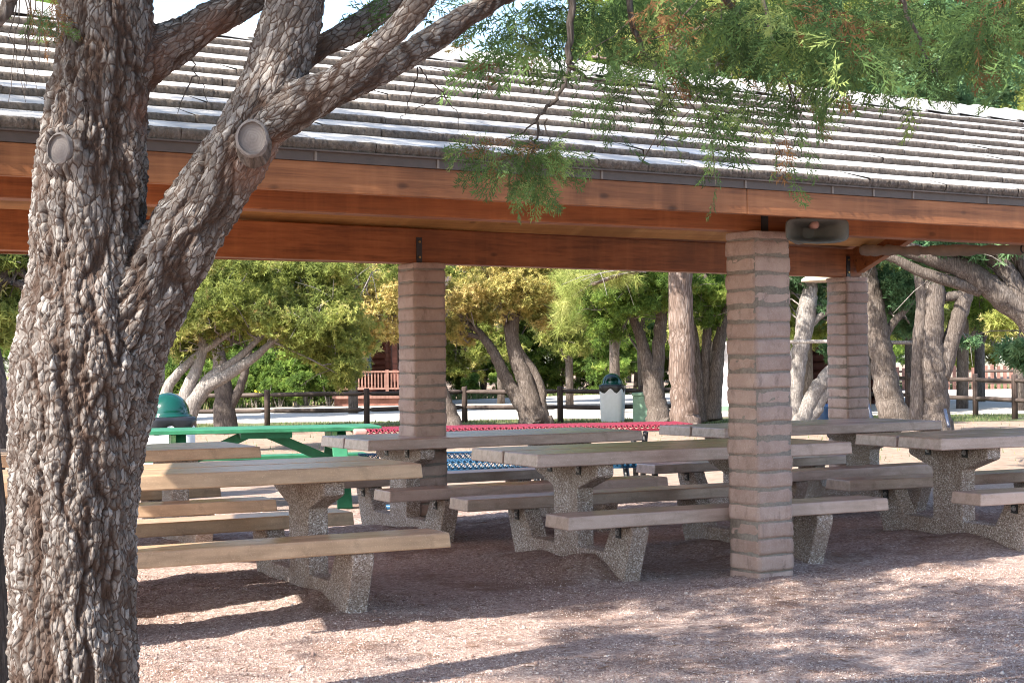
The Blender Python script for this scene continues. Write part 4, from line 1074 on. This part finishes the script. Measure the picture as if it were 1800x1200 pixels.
# left top corner and bare twigs on the left
stem_l = [(-40, 60, 4.2), (0, 30, 4.2), (30, -20, 4.2)]
twig(stem_l, .022, .018, False)
for k in range(7): twig([(30+k*7, -20, 4.3), (28+k*6+random.uniform(-12, 12), 60, 4.3), (25+k*7+random.uniform(-20, 20), 120+random.uniform(0, 70), 4.3)], .002, .0007, False)
bunch(55, 8, 4.3, 12, 50, 26, .06, (.07, .14), 1.1, (.1, .9), .25); bunch(85, 36, 4.3, 5, 14, 20, .04, (.06, .10), 1.2, (.2, .9), .1)
for pts_ in ([(735, 118, 4.8), (755, 140, 4.8), (785, 175, 4.8), (803, 205, 4.8), (805, 232, 4.8)], [(733, 120, 4.8), (728, 155, 4.8), (712, 190, 4.8), (706, 212, 4.8)], [(785, 172, 4.8), (765, 172, 4.8), (740, 190, 4.8), (715, 198, 4.8)],
        [(335, 95, 4.6), (340, 125, 4.6), (355, 150, 4.6), (365, 180, 4.6)], [(345, 130, 4.6), (325, 165, 4.6), (312, 200, 4.6)], [(1000, 118, 5), (1080, 60, 5), (1130, 20, 5)], [(1120, 300, 5.2), (1180, 180, 5.2)], [(1155, 255, 5.15), (1195, 215, 5.2), (1262, 130, 5.2)]): twig(pts_, .0024, .0009, False)

# leaf crown above the frame: it throws the dappled shade on the gravel and on the low tile rows
def shade(poly, n, z0, z1, clump, size, sg=.13):
    """sprays placed so that their shadow falls inside a ground polygon"""
    xs = [p[0] for p in poly]; ys = [p[1] for p in poly]; out = []
    def inside(x, y):
        c = False; j = len(poly)-1
        for i in range(len(poly)):
            if (poly[i][1] > y) != (poly[j][1] > y) and x < (poly[j][0]-poly[i][0])*(y-poly[i][1])/(poly[j][1]-poly[i][1])+poly[i][0]: c = not c
            j = i
        return c
    while len(out) < n:
        cx0, cy0 = random.uniform(min(xs), max(xs)), random.uniform(min(ys), max(ys))
        if not inside(cx0, cy0): continue
        cz = random.uniform(z0, z1)
        for k in range(clump):
            x, y, z_ = cx0+random.gauss(0, sg), cy0+random.gauss(0, sg), cz+random.gauss(0, .10)
            out.append((Vector((x, y, 0))-Vector(SUN)*z_+Vector((0, 0, 0)), Vector((random.gauss(0, 1), random.gauss(0, 1), random.gauss(-.3, .5))), random.uniform(*size), random.uniform(.12, 1)))
    for p, d, s, t in out:
        near.append((Vector((p.x, p.y, p.z))-J0, d, s, t))
# p = G - SUN*z puts the spray at height z on the ray that lands on G
shade([(.0, 6.9), (.2, 7.8), (.75, 8.7), (2.6, 9.6), (4.8, 9.4), (4.4, 6.2), (0.2, 6.0), (-.2, 6.5)], 5600, 3.5, 4.9, 22, (.13, .24), .13)
shade([(-.4, 9.45), (.45, 9.75), (2.05, 10.85), (3.3, 11.65), (3.75, 11.3), (3.1, 10.5), (2.0, 9.6), (1.2, 9.0), (.2, 8.6)], 1700, 4.1, 6.0, 10, (.13, .24), .09)
shade([(-1.6, 8.2), (-.7, 7.6), (-.2, 7.2), (-.8, 6.4), (-2.0, 6.6)], 60, 4.4, 6.0, 5, (.14, .24))
shade([(.35, 5.5), (.7, 5.35), (1.75, 6.2), (1.3, 6.55)], 150, 4.0, 5.4, 8, (.14, .26))
for k in range(230):   # unseen high crown over trunk and viewer, added to block sky light
    c = Vector((random.uniform(-3.2, 4.2), random.uniform(-3.5, 3.6), random.uniform(4.9, 7.2)))
    if c.x < -3.0+.25*(c.y+3.5)*0+(c.z-4.9)*.1: continue
    for q_ in range(9): near.append((c+Vector((random.gauss(0, .22), random.gauss(0, .22), random.gauss(0, .14)))-J0, Vector((random.gauss(0, 1), random.gauss(0, 1), random.gauss(-.3, .5))), random.uniform(.18, .32), random.uniform(.12, 1)))
parts = []
ar = np.array([(*p, *d, s, t) for p, d, s, t in near]); k = rng.integers(0, 4, len(ar))
for i in range(4):
    a = ar[k == i]
    parts.append(scatter(*SPR[i], a[:, :3], frame(a[:, 3:6], rng.random(len(a))*6.28), a[:, 6], a[:, 7]))
V, Fq, T = join(parts)
arr('foliage', V, Fq, M['leaf_near'], jt, False, {'tint': T})

# second dark stem at the very left edge
t2 = empty('dark_trunk_tree', (pt(-60, 1484, 5.6).x, 5.6, 0), label='dark narrow trunk cut off by the left edge beside the big juniper', cat='tree')
O2 = Vector(t2.location); q = MB()
q.tube([Vector(pt(x, y, 5.6))-O2 for x, y in ((-72, 1330), (-68, 1190), (-70, 1050), (-74, 900), (-80, 780), (-100, 600), (-130, 300), (-150, -200))], [w_/2*5.6/F for w_ in (200, 176, 164, 160, 154, 150, 140, 120)], 16, jit=.05)
q.build('trunk', M['bark_dark'], t2)

# ------------------------------------------------------------------ background trees
def crown_data(clumps, kind='tuft', size=(.10, .19), per=60, spread=.42, r=rng, sub=14):
    """clumps: (centre Vector, (rx, ry, rz), n tufts); leaf tufts gather round sub-clusters so light shows between"""
    pos = []; tint = []; tips = []
    for c, rad, n in clumps:
        m_ = max(3, n//per); cen = r.normal(size=(m_, 3)); cen /= np.linalg.norm(cen, axis=1)[:, None]; cen *= (r.random((m_, 1))**.45)*.92
        cen = cen*np.array(rad)+np.array(c); ct = r.random(m_)
        sr = spread*min(rad)*.55+.12
        for i in range(m_):
            dd = r.normal(size=(per, 3))*np.array([1, 1, .7])*sr*.46; pos.append(cen[i]+dd); tint.append(np.clip(ct[i]*.62+r.random(per)*.42, 0, 1)); tips.append(cen[i])
    return np.concatenate(pos), np.concatenate(tint), np.array(tips)
def crown(name, clumps, mat, parent, O, kind='tuft', size=(.10, .19), per=60, spread=.42):
    pos, tint, tips = crown_data(clumps, kind, size, per, spread); pos = pos-np.array(O)
    TT = TUF if kind == 'tuft' else NEE; k = rng.integers(0, len(TT), len(pos)); parts = []
    for i in range(len(TT)):
        a = k == i
        parts.append(scatter(*TT[i], pos[a], rand_rot(a.sum()), rng.uniform(*size, a.sum()), tint[a]))
    V, Fq, T = join(parts); return arr(name, V, Fq, mat, parent, False, {'tint': T}), tips
def bgtree(name, label, base, Y, stems, barkm, crowns, leafm, kind='tuft', size=(.045, .10), twigs=70, group=None, per=60, cat='tree', spread=.42, twigmat=None, shade_canopy=((-1.4, -1.2, 4.3, 900), (-3.0, -2.6, 4.6, 900))):
    """stems in photo pixels at depth Y; crowns (px, py, rx px, rz px, depth radius m, tufts, depth offset)"""
    O = Vector((pt(base[0], base[1], Y).x, Y, 0)); t = empty(name, O, label=label, cat=cat, group=group); q = MB(); allp = []
    for s in stems:
        Pp = [Vector(pt(p[0], p[1], Y+(p[3] if len(p) > 3 else 0)))-O for p in s]; rr = [p[2]/2*Y/F for p in s]
        f_ = []; fr = []
        for i in range(len(Pp)-1):
            for k in range(5):
                u = k/5; a0 = Pp[max(i-1, 0)]; a1 = Pp[i]; a2 = Pp[i+1]; a3 = Pp[min(i+2, len(Pp)-1)]
                p_ = .5*((2*a1)+(a2-a0)*u+(2*a0-5*a1+4*a2-a3)*u*u+(3*a1-a0-3*a2+a3)*u**3)
                r_ = rr[i]+(rr[i+1]-rr[i])*u; f_.append(p_+Vector((random.gauss(0, r_*.05), random.gauss(0, r_*.05), 0))); fr.append(r_*random.uniform(.975, 1.03))
        f_.append(Pp[-1]); fr.append(rr[-1]); q.tube(f_, fr, 14, jit=.05); allp += f_
    q.build('trunk', barkm, t)
    cl = [(np.array(pt(c[0], c[1], Y+c[6])), (c[2]*Y/F, c[4], c[3]*Y/F), int(c[5]*(3.0 if kind == 'tuft' else 1))) for c in crowns]
    if shade_canopy:  # upper clumps hidden by the roof, added sunward to shade the trunks
        for a_, b_, c_, n_ in shade_canopy: cl.append((np.array(O)+np.array((a_, b_, c_)), (1.9, 1.8, .75), int(n_*1.5)))
    o, tips = crown('crown', cl, leafm, t, O, kind, size, per, spread)
    if twigs:
        q = MB(); A = np.array([list(p) for p in allp]); tips = tips-np.array(O); sel = rng.permutation(len(tips))[:twigs]
        hi = A[A[:, 2] > np.percentile(A[:, 2], 45)]
        for i in sel:
            e = Vector(tips[i]); j = np.argmin(np.linalg.norm(hi-tips[i], axis=1)+rng.random(len(hi))*.7); s_ = Vector(hi[j])
            if (e-s_).length > 3.6: s_ = e.lerp(s_, 3.0/(e-s_).length)
            m1 = s_.lerp(e, .4)+Vector((random.gauss(0, .14), random.gauss(0, .14), random.gauss(0, .12))); m2 = s_.lerp(e, .75)+Vector((random.gauss(0, .12), random.gauss(0, .12), random.gauss(0, .1)))
            q.tube([s_, m1, m2, e], [.022, .014, .009, .004], 5, cap=False)
            for z_ in range(2):
                e2 = m2+Vector((random.gauss(0, .35), random.gauss(0, .3), random.gauss(0, .25))); q.tube([m2, m2.lerp(e2, .5)+Vector((0, 0, .04)), e2], [.008, .006, .003], 4, cap=False)
        q.build('limbs', twigmat or M['bark_pale'], t)
    return t
bgtree('leaning_juniper', 'pale many-stemmed juniper leaning right behind the left bin', (300, 760), 25,
 [[(262, 770, 30), (285, 715, 24), (300, 672, 18), (340, 630, 15), (392, 592, 12), (440, 560, 8), (480, 530, 6)],
  [(312, 765, 30), (325, 700, 25), (345, 650, 20), (356, 612, 16), (350, 560, 10), (330, 500, 8)],
  [(318, 770, 38), (338, 712, 32), (362, 680, 27), (410, 652, 22), (450, 625, 15), (480, 600, 10), (540, 560, 6)],
  [(345, 690, 20), (372, 660, 17), (420, 628, 13), (460, 590, 8)]], M['bark_pale'],
 [(420, 540, 165, 62, 1.6, 2600, .3), (560, 560, 110, 72, 1.5, 1900, .2), (330, 560, 70, 70, 1.2, 900, 0), (500, 475, 240, 40, 1.6, 1700, .5), (600, 640, 50, 40, 1.0, 450, .4)], M['leaf_olive'], twigs=130, shade_canopy=((-1.4, -1.2, 4.3, 350),))
bgtree('dark_oak', 'dark upright trunk between the leaning juniper and the rail fence', (396, 757), 32,
 [[(397, 762, 46), (393, 700, 34), (390, 660, 30), (384, 620, 22), (370, 560, 16), (365, 480, 10)], [(402, 720, 16), (418, 690, 17), (430, 655, 14), (440, 610, 9), (455, 560, 6)]], M['bark_dark'],
 [(400, 480, 170, 60, 2.0, 1600, 1), (520, 500, 150, 60, 2, 1500, 1.5)], M['leaf_green'], twigs=30)
bgtree('golden_juniper', 'three-stemmed juniper with golden tips behind the red mesh table', (945, 750), 33.5,
 [[(934, 752, 40), (922, 718, 30), (903, 688, 25), (882, 650, 21), (868, 620, 18), (852, 596, 15), (838, 580, 11), (810, 560, 7)],
  [(948, 751, 40), (938, 715, 33), (924, 672, 31), (910, 630, 27), (900, 590, 23), (905, 545, 18), (900, 480, 12)],
  [(957, 748, 24), (953, 710, 15), (952, 685, 15), (940, 655, 15), (915, 620, 14), (901, 592, 14), (908, 560, 12), (930, 520, 8)],
  [(925, 690, 14), (905, 645, 13), (893, 595, 11), (885, 540, 8)], [(852, 596, 10), (825, 588, 9), (800, 584, 6)],
  [(958, 752, 16), (966, 742, 15), (964, 732, 13)]], M['bark_grey'],
 [(850, 520, 80, 48, 1.3, 1700, 0), (915, 505, 66, 46, 1.2, 1300, -.2), (800, 570, 34, 40, .9, 420, .3), (900, 460, 110, 26, 1.4, 900, .2), (950, 555, 30, 30, .8, 160, .2)], M['leaf_gold'], twigs=90, shade_canopy=((-1.4, -1.2, 4.3, 400),))
bgtree('juniper_tree', 'golden green juniper whose trunk shows just right of the left back pillar', (795, 752), 32,
 [[(796, 752, 38), (788, 725, 30), (776, 690, 26), (765, 640, 22), (750, 590, 18), (735, 530, 14), (720, 450, 9)], [(760, 620, 12), (720, 570, 9), (680, 540, 6)]], M['bark_grey'],
 [(660, 540, 75, 60, 1.6, 1700, .4), (720, 500, 80, 50, 1.5, 1000, 0), (640, 480, 90, 34, 1.4, 900, .3), (610, 590, 60, 42, 1.2, 800, .6)], M['leaf_gold'], twigs=80, shade_canopy=None)
bgtree('forked_tree', 'forked dark trunk beside the sage green utility box', (1158, 742), 33,
 [[(1160, 744, 50), (1155, 715, 38), (1149, 680, 36), (1147, 650, 40)], [(1143, 660, 26), (1135, 622, 22), (1124, 588, 19), (1113, 560, 15), (1095, 510, 10)], [(1152, 662, 30), (1157, 620, 24), (1160, 580, 23), (1165, 540, 18), (1170, 470, 12)]], M['bark_grey'],
 [(1095, 515, 105, 46, 1.6, 1800, -.2), (1190, 510, 90, 46, 1.5, 1300, .3), (1130, 470, 170, 26, 1.6, 1100, .2), (1060, 570, 40, 26, 1.0, 260, 0)], M['leaf_green'], twigs=70, shade_canopy=((-1.4, -1.2, 4.3, 500), (-3.0, -2.6, 4.6, 350)))
bgtree('pine_tree', 'thick straight pine with reddish plated bark left of the front pillar', (1204, 754), 29.5,
 [[(1207, 756, 60), (1203, 735, 50), (1201, 690, 46), (1199, 620, 45), (1197, 560, 44), (1195, 450, 41), (1193, 250, 36), (1190, 50, 30), (1190, -100, 20)], [(1196, 470, 12), (1120, 475, 9), (1040, 500, 6)], [(1192, 150, 12), (1100, 110, 7), (1040, 100, 4)], [(1192, 60, 12), (1300, 30, 7)]], M['bark_pine'],
 [(1015, 505, 52, 40, .9, 90, 0), (1000, 560, 36, 24, .6, 50, 0), (1080, 480, 60, 30, .9, 60, .1), (1120, 70, 120, 60, 2, 150, .2), (1270, 10, 110, 70, 2, 150, 0)], M['leaf_pine'], kind='needle', size=(.24, .34), twigs=12, per=10, spread=.6, shade_canopy=None)
bgtree('twin_tree', 'pair of slim trunks leaning apart just left of the front pillar', (1245, 740), 34,
 [[(1234, 742, 24), (1230, 700, 20), (1226, 650, 18), (1222, 600, 14), (1212, 540, 10)], [(1254, 738, 30), (1257, 690, 26), (1260, 640, 24), (1265, 600, 22), (1274, 560, 17), (1290, 500, 12)], [(1244, 730, 16), (1240, 650, 17), (1243, 590, 15), (1245, 540, 12), (1240, 470, 8)]], M['bark_grey'],
 [(1250, 520, 60, 40, 1.2, 800, .2), (1310, 480, 90, 40, 1.4, 900, .3), (1235, 560, 30, 20, .7, 120, 0)], M['leaf_green'], twigs=50)
bgtree('pale_tree', 'pale weathered tree with low leaning limbs between the two right pillars', (1405, 748), 31,
 [[(1392, 750, 26), (1398, 700, 25), (1404, 640, 27), (1412, 590, 31), (1418, 545, 34), (1424, 515, 28), (1430, 470, 16), (1440, 420, 10)], [(1420, 575, 18), (1440, 556, 12), (1465, 545, 8)],
  [(1400, 752, 44), (1415, 722, 32), (1432, 690, 28), (1455, 660, 27), (1490, 628, 22), (1530, 590, 14)], [(1418, 745, 26), (1438, 712, 20), (1452, 690, 19), (1478, 660, 15)], [(1424, 736, 20), (1436, 722, 19), (1440, 718, 18)]], M['bark_pale'],
 [(1420, 480, 70, 40, 1.3, 900, .3), (1340, 500, 50, 40, 1.2, 500, .6), (1445, 540, 26, 40, .8, 260, .4), (1480, 600, 30, 50, .9, 260, .9)], M['leaf_dark'], twigs=40)
bgtree('leaning_trunk_tree', 'thick trunk leaning left just right of the right back pillar', (1574, 752), 27,
 [[(1580, 756, 70), (1572, 730, 56), (1562, 690, 47), (1550, 630, 43), (1542, 580, 40), (1534, 530, 37), (1527, 490, 34), (1518, 440, 30), (1510, 380, 24)], [(1556, 590, 15), (1572, 565, 14), (1590, 545, 12), (1610, 520, 8)]], M['bark_grey'],
 [(1570, 510, 40, 46, .9, 900, .5), (1590, 560, 34, 34, .8, 500, .8), (1540, 430, 90, 40, 1.2, 800, .4)], M['leaf_dark'], twigs=30)
bgtree('forked_tree', 'stout forked trunk with a dark slim twin stem at right', (1640, 756), 25,
 [[(1612, 756, 30), (1612, 700, 25), (1613, 640, 22), (1616, 580, 21), (1620, 530, 20), (1614, 480, 18), (1606, 440, 13)],
  [(1646, 760, 62), (1645, 720, 50), (1643, 680, 46), (1640, 640, 48), (1638, 600, 40), (1640, 560, 37), (1642, 510, 36), (1640, 470, 33), (1634, 430, 28)],
  [(1654, 660, 36), (1668, 612, 31), (1682, 570, 30), (1694, 530, 28), (1706, 490, 24), (1720, 440, 18)], [(1660, 522, 18), (1680, 520, 18), (1694, 518, 14)]], M['bark_grey'],
 [(1640, 430, 120, 34, 1.4, 900, .5), (1690, 600, 14, 12, .4, 60, .4)], M['leaf_dark'], twigs=10)
bgtree('spreading_juniper', 'spreading juniper reaching long limbs in from the right edge', (1905, 770), 19.5,
 [[(1910, 775, 80), (1890, 690, 70), (1860, 620, 56), (1810, 560, 46), (1765, 525, 44), (1730, 497, 42), (1700, 475, 40), (1650, 456, 34), (1610, 444, 30), (1570, 432, 22)],
  [(1725, 512, 22), (1690, 500, 21), (1655, 490, 20), (1610, 474, 19), (1575, 456, 15), (1545, 450, 9)],
  [(1830, 575, 40), (1800, 530, 36), (1778, 490, 34), (1750, 455, 34), (1720, 420, 28), (1690, 380, 20)],
  [(1860, 600, 40), (1830, 520, 34), (1800, 465, 30), (1775, 430, 26), (1740, 390, 18)], [(1735, 500, 22), (1712, 484, 20), (1705, 478, 22)], [(1800, 480, 20), (1820, 440, 18), (1850, 400, 14)]], M['bark_grey'],
 [(1700, 440, 130, 24, 1.0, 900, .5), (1790, 620, 26, 24, .5, 60, .8), (1660, 470, 30, 14, .6, 120, .9), (1790, 440, 60, 30, .8, 400, .8)], M['leaf_dark'], size=(.07, .13), twigs=20)
bgtree('juniper_tree', 'juniper at the far left whose limbs show beyond the big trunk', (-30, 800), 17,
 [[(-16, 835, 50), (-8, 760, 44), (-6, 700, 40), (-12, 640, 36), (-30, 560, 30), (-50, 460, 24)], [(-30, 570, 20), (-5, 500, 22), (20, 470, 20), (45, 485, 12), (70, 510, 6)], [(-30, 520, 16), (5, 492, 15), (40, 500, 12), (80, 490, 7)], [(-40, 440, 22), (0, 445, 20), (40, 480, 16)]], M['bark_dark'],
 [(20, 560, 34, 60, .8, 500, .6), (30, 460, 60, 30, .8, 600, .4), (-30, 500, 50, 60, .9, 600, .4)], M['leaf_olive'], size=(.07, .12), twigs=30)

# tall trees whose tops stand above the ridge, and the wood beyond the road: a few kinds, copied
def tall(name, label, h, wdt, low, leafm, barkm, n, seed, cat='tree', group='woodland trees beyond the shelter', size=(.08, .16)):
    r = np.random.default_rng(seed); t = empty(name, (0, 0, -50), label=label, cat=cat, group=group); q = MB()
    ln = r.normal(0, .25, 2); P_ = [Vector((ln[0]*k/6*(1+.2*math.sin(k)), ln[1]*k/6, h*.86*k/6-.1)) for k in range(7)]
    q.tube(P_, [.013*h*(1-k/7.2)+.01 for k in range(7)], 10, jit=.08)
    cl = []
    nb = 16
    for i in range(nb):
        f = low+(1-low)*(i+.5)/nb; a = r.random()*6.28; rad = wdt*(1-abs(f-.5*(low+1))/(.62*(1-low))*.65)*r.uniform(.45, 1)
        c = np.array([math.cos(a)*rad*.6, math.sin(a)*rad*.6, f*h]); s_ = wdt*r.uniform(.34, .55)
        cl.append((c, (s_, s_, s_*.7), int(n/nb)))
        b0 = P_[min(6, max(1, int(f*6)))]; e = Vector(c); q.tube([b0, b0.lerp(e, .5)+Vector((0, 0, -.15)), e], [.05, .035, .012], 6, cap=False)
        for w_ in range(4):
            e2 = e+Vector((r.normal(0, s_*.6), r.normal(0, s_*.6), r.normal(0, s_*.4))); q.tube([b0.lerp(e, .6), e2], [.018, .006], 4, cap=False)
    q.build('trunk', barkm, t); crown('crown', cl, leafm, t, (0, 0, 0), 'tuft', size, 50, .5); return t
KINDS = [('evergreen_tree', 'bright green leafy tree rising behind the shelter roof', 10.5, 2.5, .22, M['leaf_green'], M['bark_grey'], 13000, 1),
 ('olive_tree', 'yellowish green juniper rising behind the shelter roof', 9.5, 2.5, .20, M['leaf_olive'], M['bark_grey'], 13000, 2),
 ('dark_evergreen', 'dark green evergreen with a bare trunk beyond the road', 9.5, 2.4, .30, M['leaf_dark'], M['bark_dark'], 7500, 3),
 ('shrubby_juniper', 'low shrubby juniper with leaves down to the ground across the road', 5.2, 2.1, .06, M['leaf_green'], M['bark_grey'], 7500, 4),
 ('silver_juniper', 'grey green juniper with pale twigs across the road', 6.0, 2.3, .14, M['leaf_olive'], M['bark_pale'], 6000, 5)]
protos = [tall(*k) for k in KINDS]; used = [0]*5
def place(k, x, y, s=1.0, rz=None):
    o = protos[k] if used[k] == 0 else copy_tree(protos[k]); used[k] += 1
    o.location = (x, y, -.05); o.scale = (s, s, s*random.uniform(.93, 1.08)); o.rotation_euler = (0, 0, random.uniform(0, 6.28) if rz is None else rz); return o
for k, px, Y, s in ((1, 250, 40, 1.0), (1, 620, 44, 1.05), (0, 1080, 42, 1.05), (1, 1240, 39, 1.15), (1, 1330, 44, 1.2), (1, 1420, 40, 1.1), (1, 1520, 39, 1.1), (1, 1600, 45, 1.25), (0, 1690, 42, 1.1), (1, 1790, 40, 1.15), (1, 1720, 48, 1.3), (0, 60, 38, .95), (1, 1000, 47, .92), (0, 1130, 50, 1.15), (1, 880, 52, .95)):
    place(k, pt(px, 600, Y).x, Y+19 if Y < 42 and False else Y, s)
far = [(2, 640, 74), (2, 720, 70), (4, 760, 63), (4, 830, 64), (3, 890, 66), (2, 960, 72), (2, 1010, 66), (2, 1060, 70), (0, 1090, 76), (2, 1130, 68), (2, 1180, 74), (3, 1090, 64), (2, 860, 78), (0, 940, 80), (2, 1250, 66), (0, 1340, 70), (2, 1390, 66), (2, 1500, 64),
 (3, 470, 63.5), (3, 535, 62.5), (3, 330, 63), (0, 380, 70), (4, 420, 66), (2, 450, 76), (2, 300, 72), (0, 240, 66), (3, 585, 63), (1, 560, 76), (2, 500, 82), (0, 40, 64), (2, -60, 70), (3, 150, 64), (2, 120, 76),
 (1, 1590, 88), (0, 1650, 96), (1, 1720, 92), (4, 1680, 86), (0, 1780, 100), (1, 1830, 94), (4, 1745, 98), (0, 1560, 96), (2, 1900, 90), (2, 1450, 90), (2, 800, 92), (0, 700, 96), (2, 1000, 96), (0, 1100, 100), (2, 1200, 98), (2, 600, 100), (2, 400, 100), (0, 200, 96)]
far += [(3, 800, 66), (4, 850, 67), (3, 930, 68), (3, 985, 67), (3, 1035, 69), (3, 1075, 70), (3, 1150, 68), (4, 1195, 69), (3, 1240, 68), (3, 1290, 66), (3, 1345, 64), (4, 1020, 74), (4, 1120, 75), (3, 700, 66), (3, 745, 67), (3, 640, 68), (3, 600, 66), (3, 400, 58), (3, 350, 60), (4, 270, 58), (3, 200, 57), (3, 460, 60), (3, 520, 58), (3, 1400, 62), (3, 1460, 66), (3, 1540, 74), (3, 60, 60), (3, -30, 62)]
for x_, y_ in ((4, -9), (9, -7), (1, -14), (13, -3), (7, -15)): place(random.choice((0, 1)), x_, y_, 1.0)  # unseen trees behind the camera, added to cut the sky fill
far = [((2, 1, 0)[(i_*7) % 3] if k == 2 else k, px, Y) for i_, (k, px, Y) in enumerate(far)]
for k, px, Y in far: place(k, pt(px, 600, Y).x+random.uniform(-.4, .4), Y, random.uniform(.8, 1.15)*(1.0 if Y < 85 else 1.25))

# leafy bushes and flowers along the far road edge
def bush(kind, label, leafm, n, w_, h_, seed):
    r = np.random.default_rng(seed); t = empty(kind, (0, 0, -50), label=label, cat='bush', group='bushes along the far road edge'); q = MB(); cl = []
    for i in range(9):
        a = r.random()*6.28; rad = r.random()*w_*.7; c = np.array([math.cos(a)*rad, math.sin(a)*rad, h_*r.uniform(.25, .95)]); cl.append((c, (w_*.4, w_*.4, h_*.28), n//9))
        q.tube([Vector((c[0]*.15, c[1]*.15, -.05)), Vector(c)*.6, Vector(c)], [.03, .02, .008], 6, cap=False)
    q.build('stem', M['bark_pale'], t); crown('leaves', cl, leafm, t, (0, 0, 0), 'tuft', (.08, .16), 40, .6); return t
bp = bush('green_bush', 'bright green leafy bush across the road', M['leaf_green'], 1700, .9, 1.9, 6); first = True
for px, Y, s in ((300, 49.8, 1.0), (345, 49.8, .8), (450, 51.5, .95), (490, 51.5, .85), (535, 52, 1.2), (578, 51.8, .9), (225, 49.5, .9), (830, 60, .5), (505, 54, 1.3), (560, 54, 1.3), (880, 61, .6), (320, 53, 1.1), (420, 50.4, .55), (470, 50.2, .5), (375, 50, .5), (520, 50.6, .6), (600, 53.5, .7)):
    o = bp if first else copy_tree(bp); first = False; o.location = (pt(px, 600, Y).x, Y, 0); o.scale = (s,)*3; o.rotation_euler = (0, 0, random.uniform(0, 6))

# grass blades along the verges (uncountable) and a few yellow flowers
BL = np.array([(-.12, 0, 0), (.12, 0, 0), (.05, .15, 1.0)]); BF = np.array([(0, 1, 2)])
n = 26000; yy = rng.uniform(33.7, 37.2, n); xx = (rng.random(n)-.5)*.70*yy
n2 = 8000; x2 = (rng.random(n2)-.5)*44; y2 = road_far(x2)+.5+rng.random(n2)*1.2
n3 = 3000; y3 = rng.uniform(20, 33.5, n3); x3 = (rng.random(n3)-.5)*.7*y3
X_ = np.concatenate([xx, x2, x3]); Y_ = np.concatenate([yy, y2, y3])
keep = fbm(np.stack([X_*.5, Y_*.8, X_*0], 1), 3, 60) > .40; keep[n:] = rng.random(n2+n3) > .35
X_, Y_ = X_[keep], Y_[keep]; n_ = len(X_); a = rng.random(n_)*6.28; z0 = np.zeros(n_); o1 = np.ones(n_)
rt = np.stack([np.stack([np.cos(a), -np.sin(a), z0], 1), np.stack([np.sin(a), np.cos(a), z0], 1), np.stack([z0, z0, o1], 1)], 1)
tag(instance('grass', BL, BF, np.stack([X_, Y_, z0-.005], 1), rt, np.where(Y_ > 44, .20, .05)[:, None]*(.5+rng.random((n_, 1))), M['grass'], tint=rng.random(n_)), kind='stuff')
fb = MB()
for i in range(4):
    a = i*1.6; fb.tube([(0, 0, 0), (.02*math.cos(a), .02*math.sin(a), .2), (.08*math.cos(a), .08*math.sin(a), .38+.04*i)], [.007, .006, .004], 5)
fl0 = empty('daffodil_clump', (0, 0, -50), label='small clump of yellow daffodils at the far road edge', cat='flowers', group='daffodils along the far road edge')
fb.build('stem', M['grass'], fl0); fb = MB()
for i in range(4):
    a = i*1.6; c = Vector((.08*math.cos(a), .08*math.sin(a), .40+.04*i)); fb.lathe([(.012, -.01), (.06, .015), (.03, .02), (.026, .05), (.001, .02)], 8, c=c)
fb.build('flower_head', M['flower'], fl0)
for i, px in enumerate((420, 452, 470, 500, 552, 580, 602, 612, 642, 655, 662, 690)):
    o = fl0 if i == 0 else copy_tree(fl0); Y = float(road_far(pt(px, 600, 51).x))+.5+random.uniform(-.2, .3); o.location = (pt(px, 600, Y).x, Y, 0); o.rotation_euler = (0, 0, random.uniform(0, 6))
    s = random.uniform(.8, 1.2); o.scale = (s, s, s)

# the objects below the frame of a prototype never stay unplaced
for o in list(scene.objects):
    if o.parent is None and o.location.z < -40: raise RuntimeError('unplaced '+o.name)
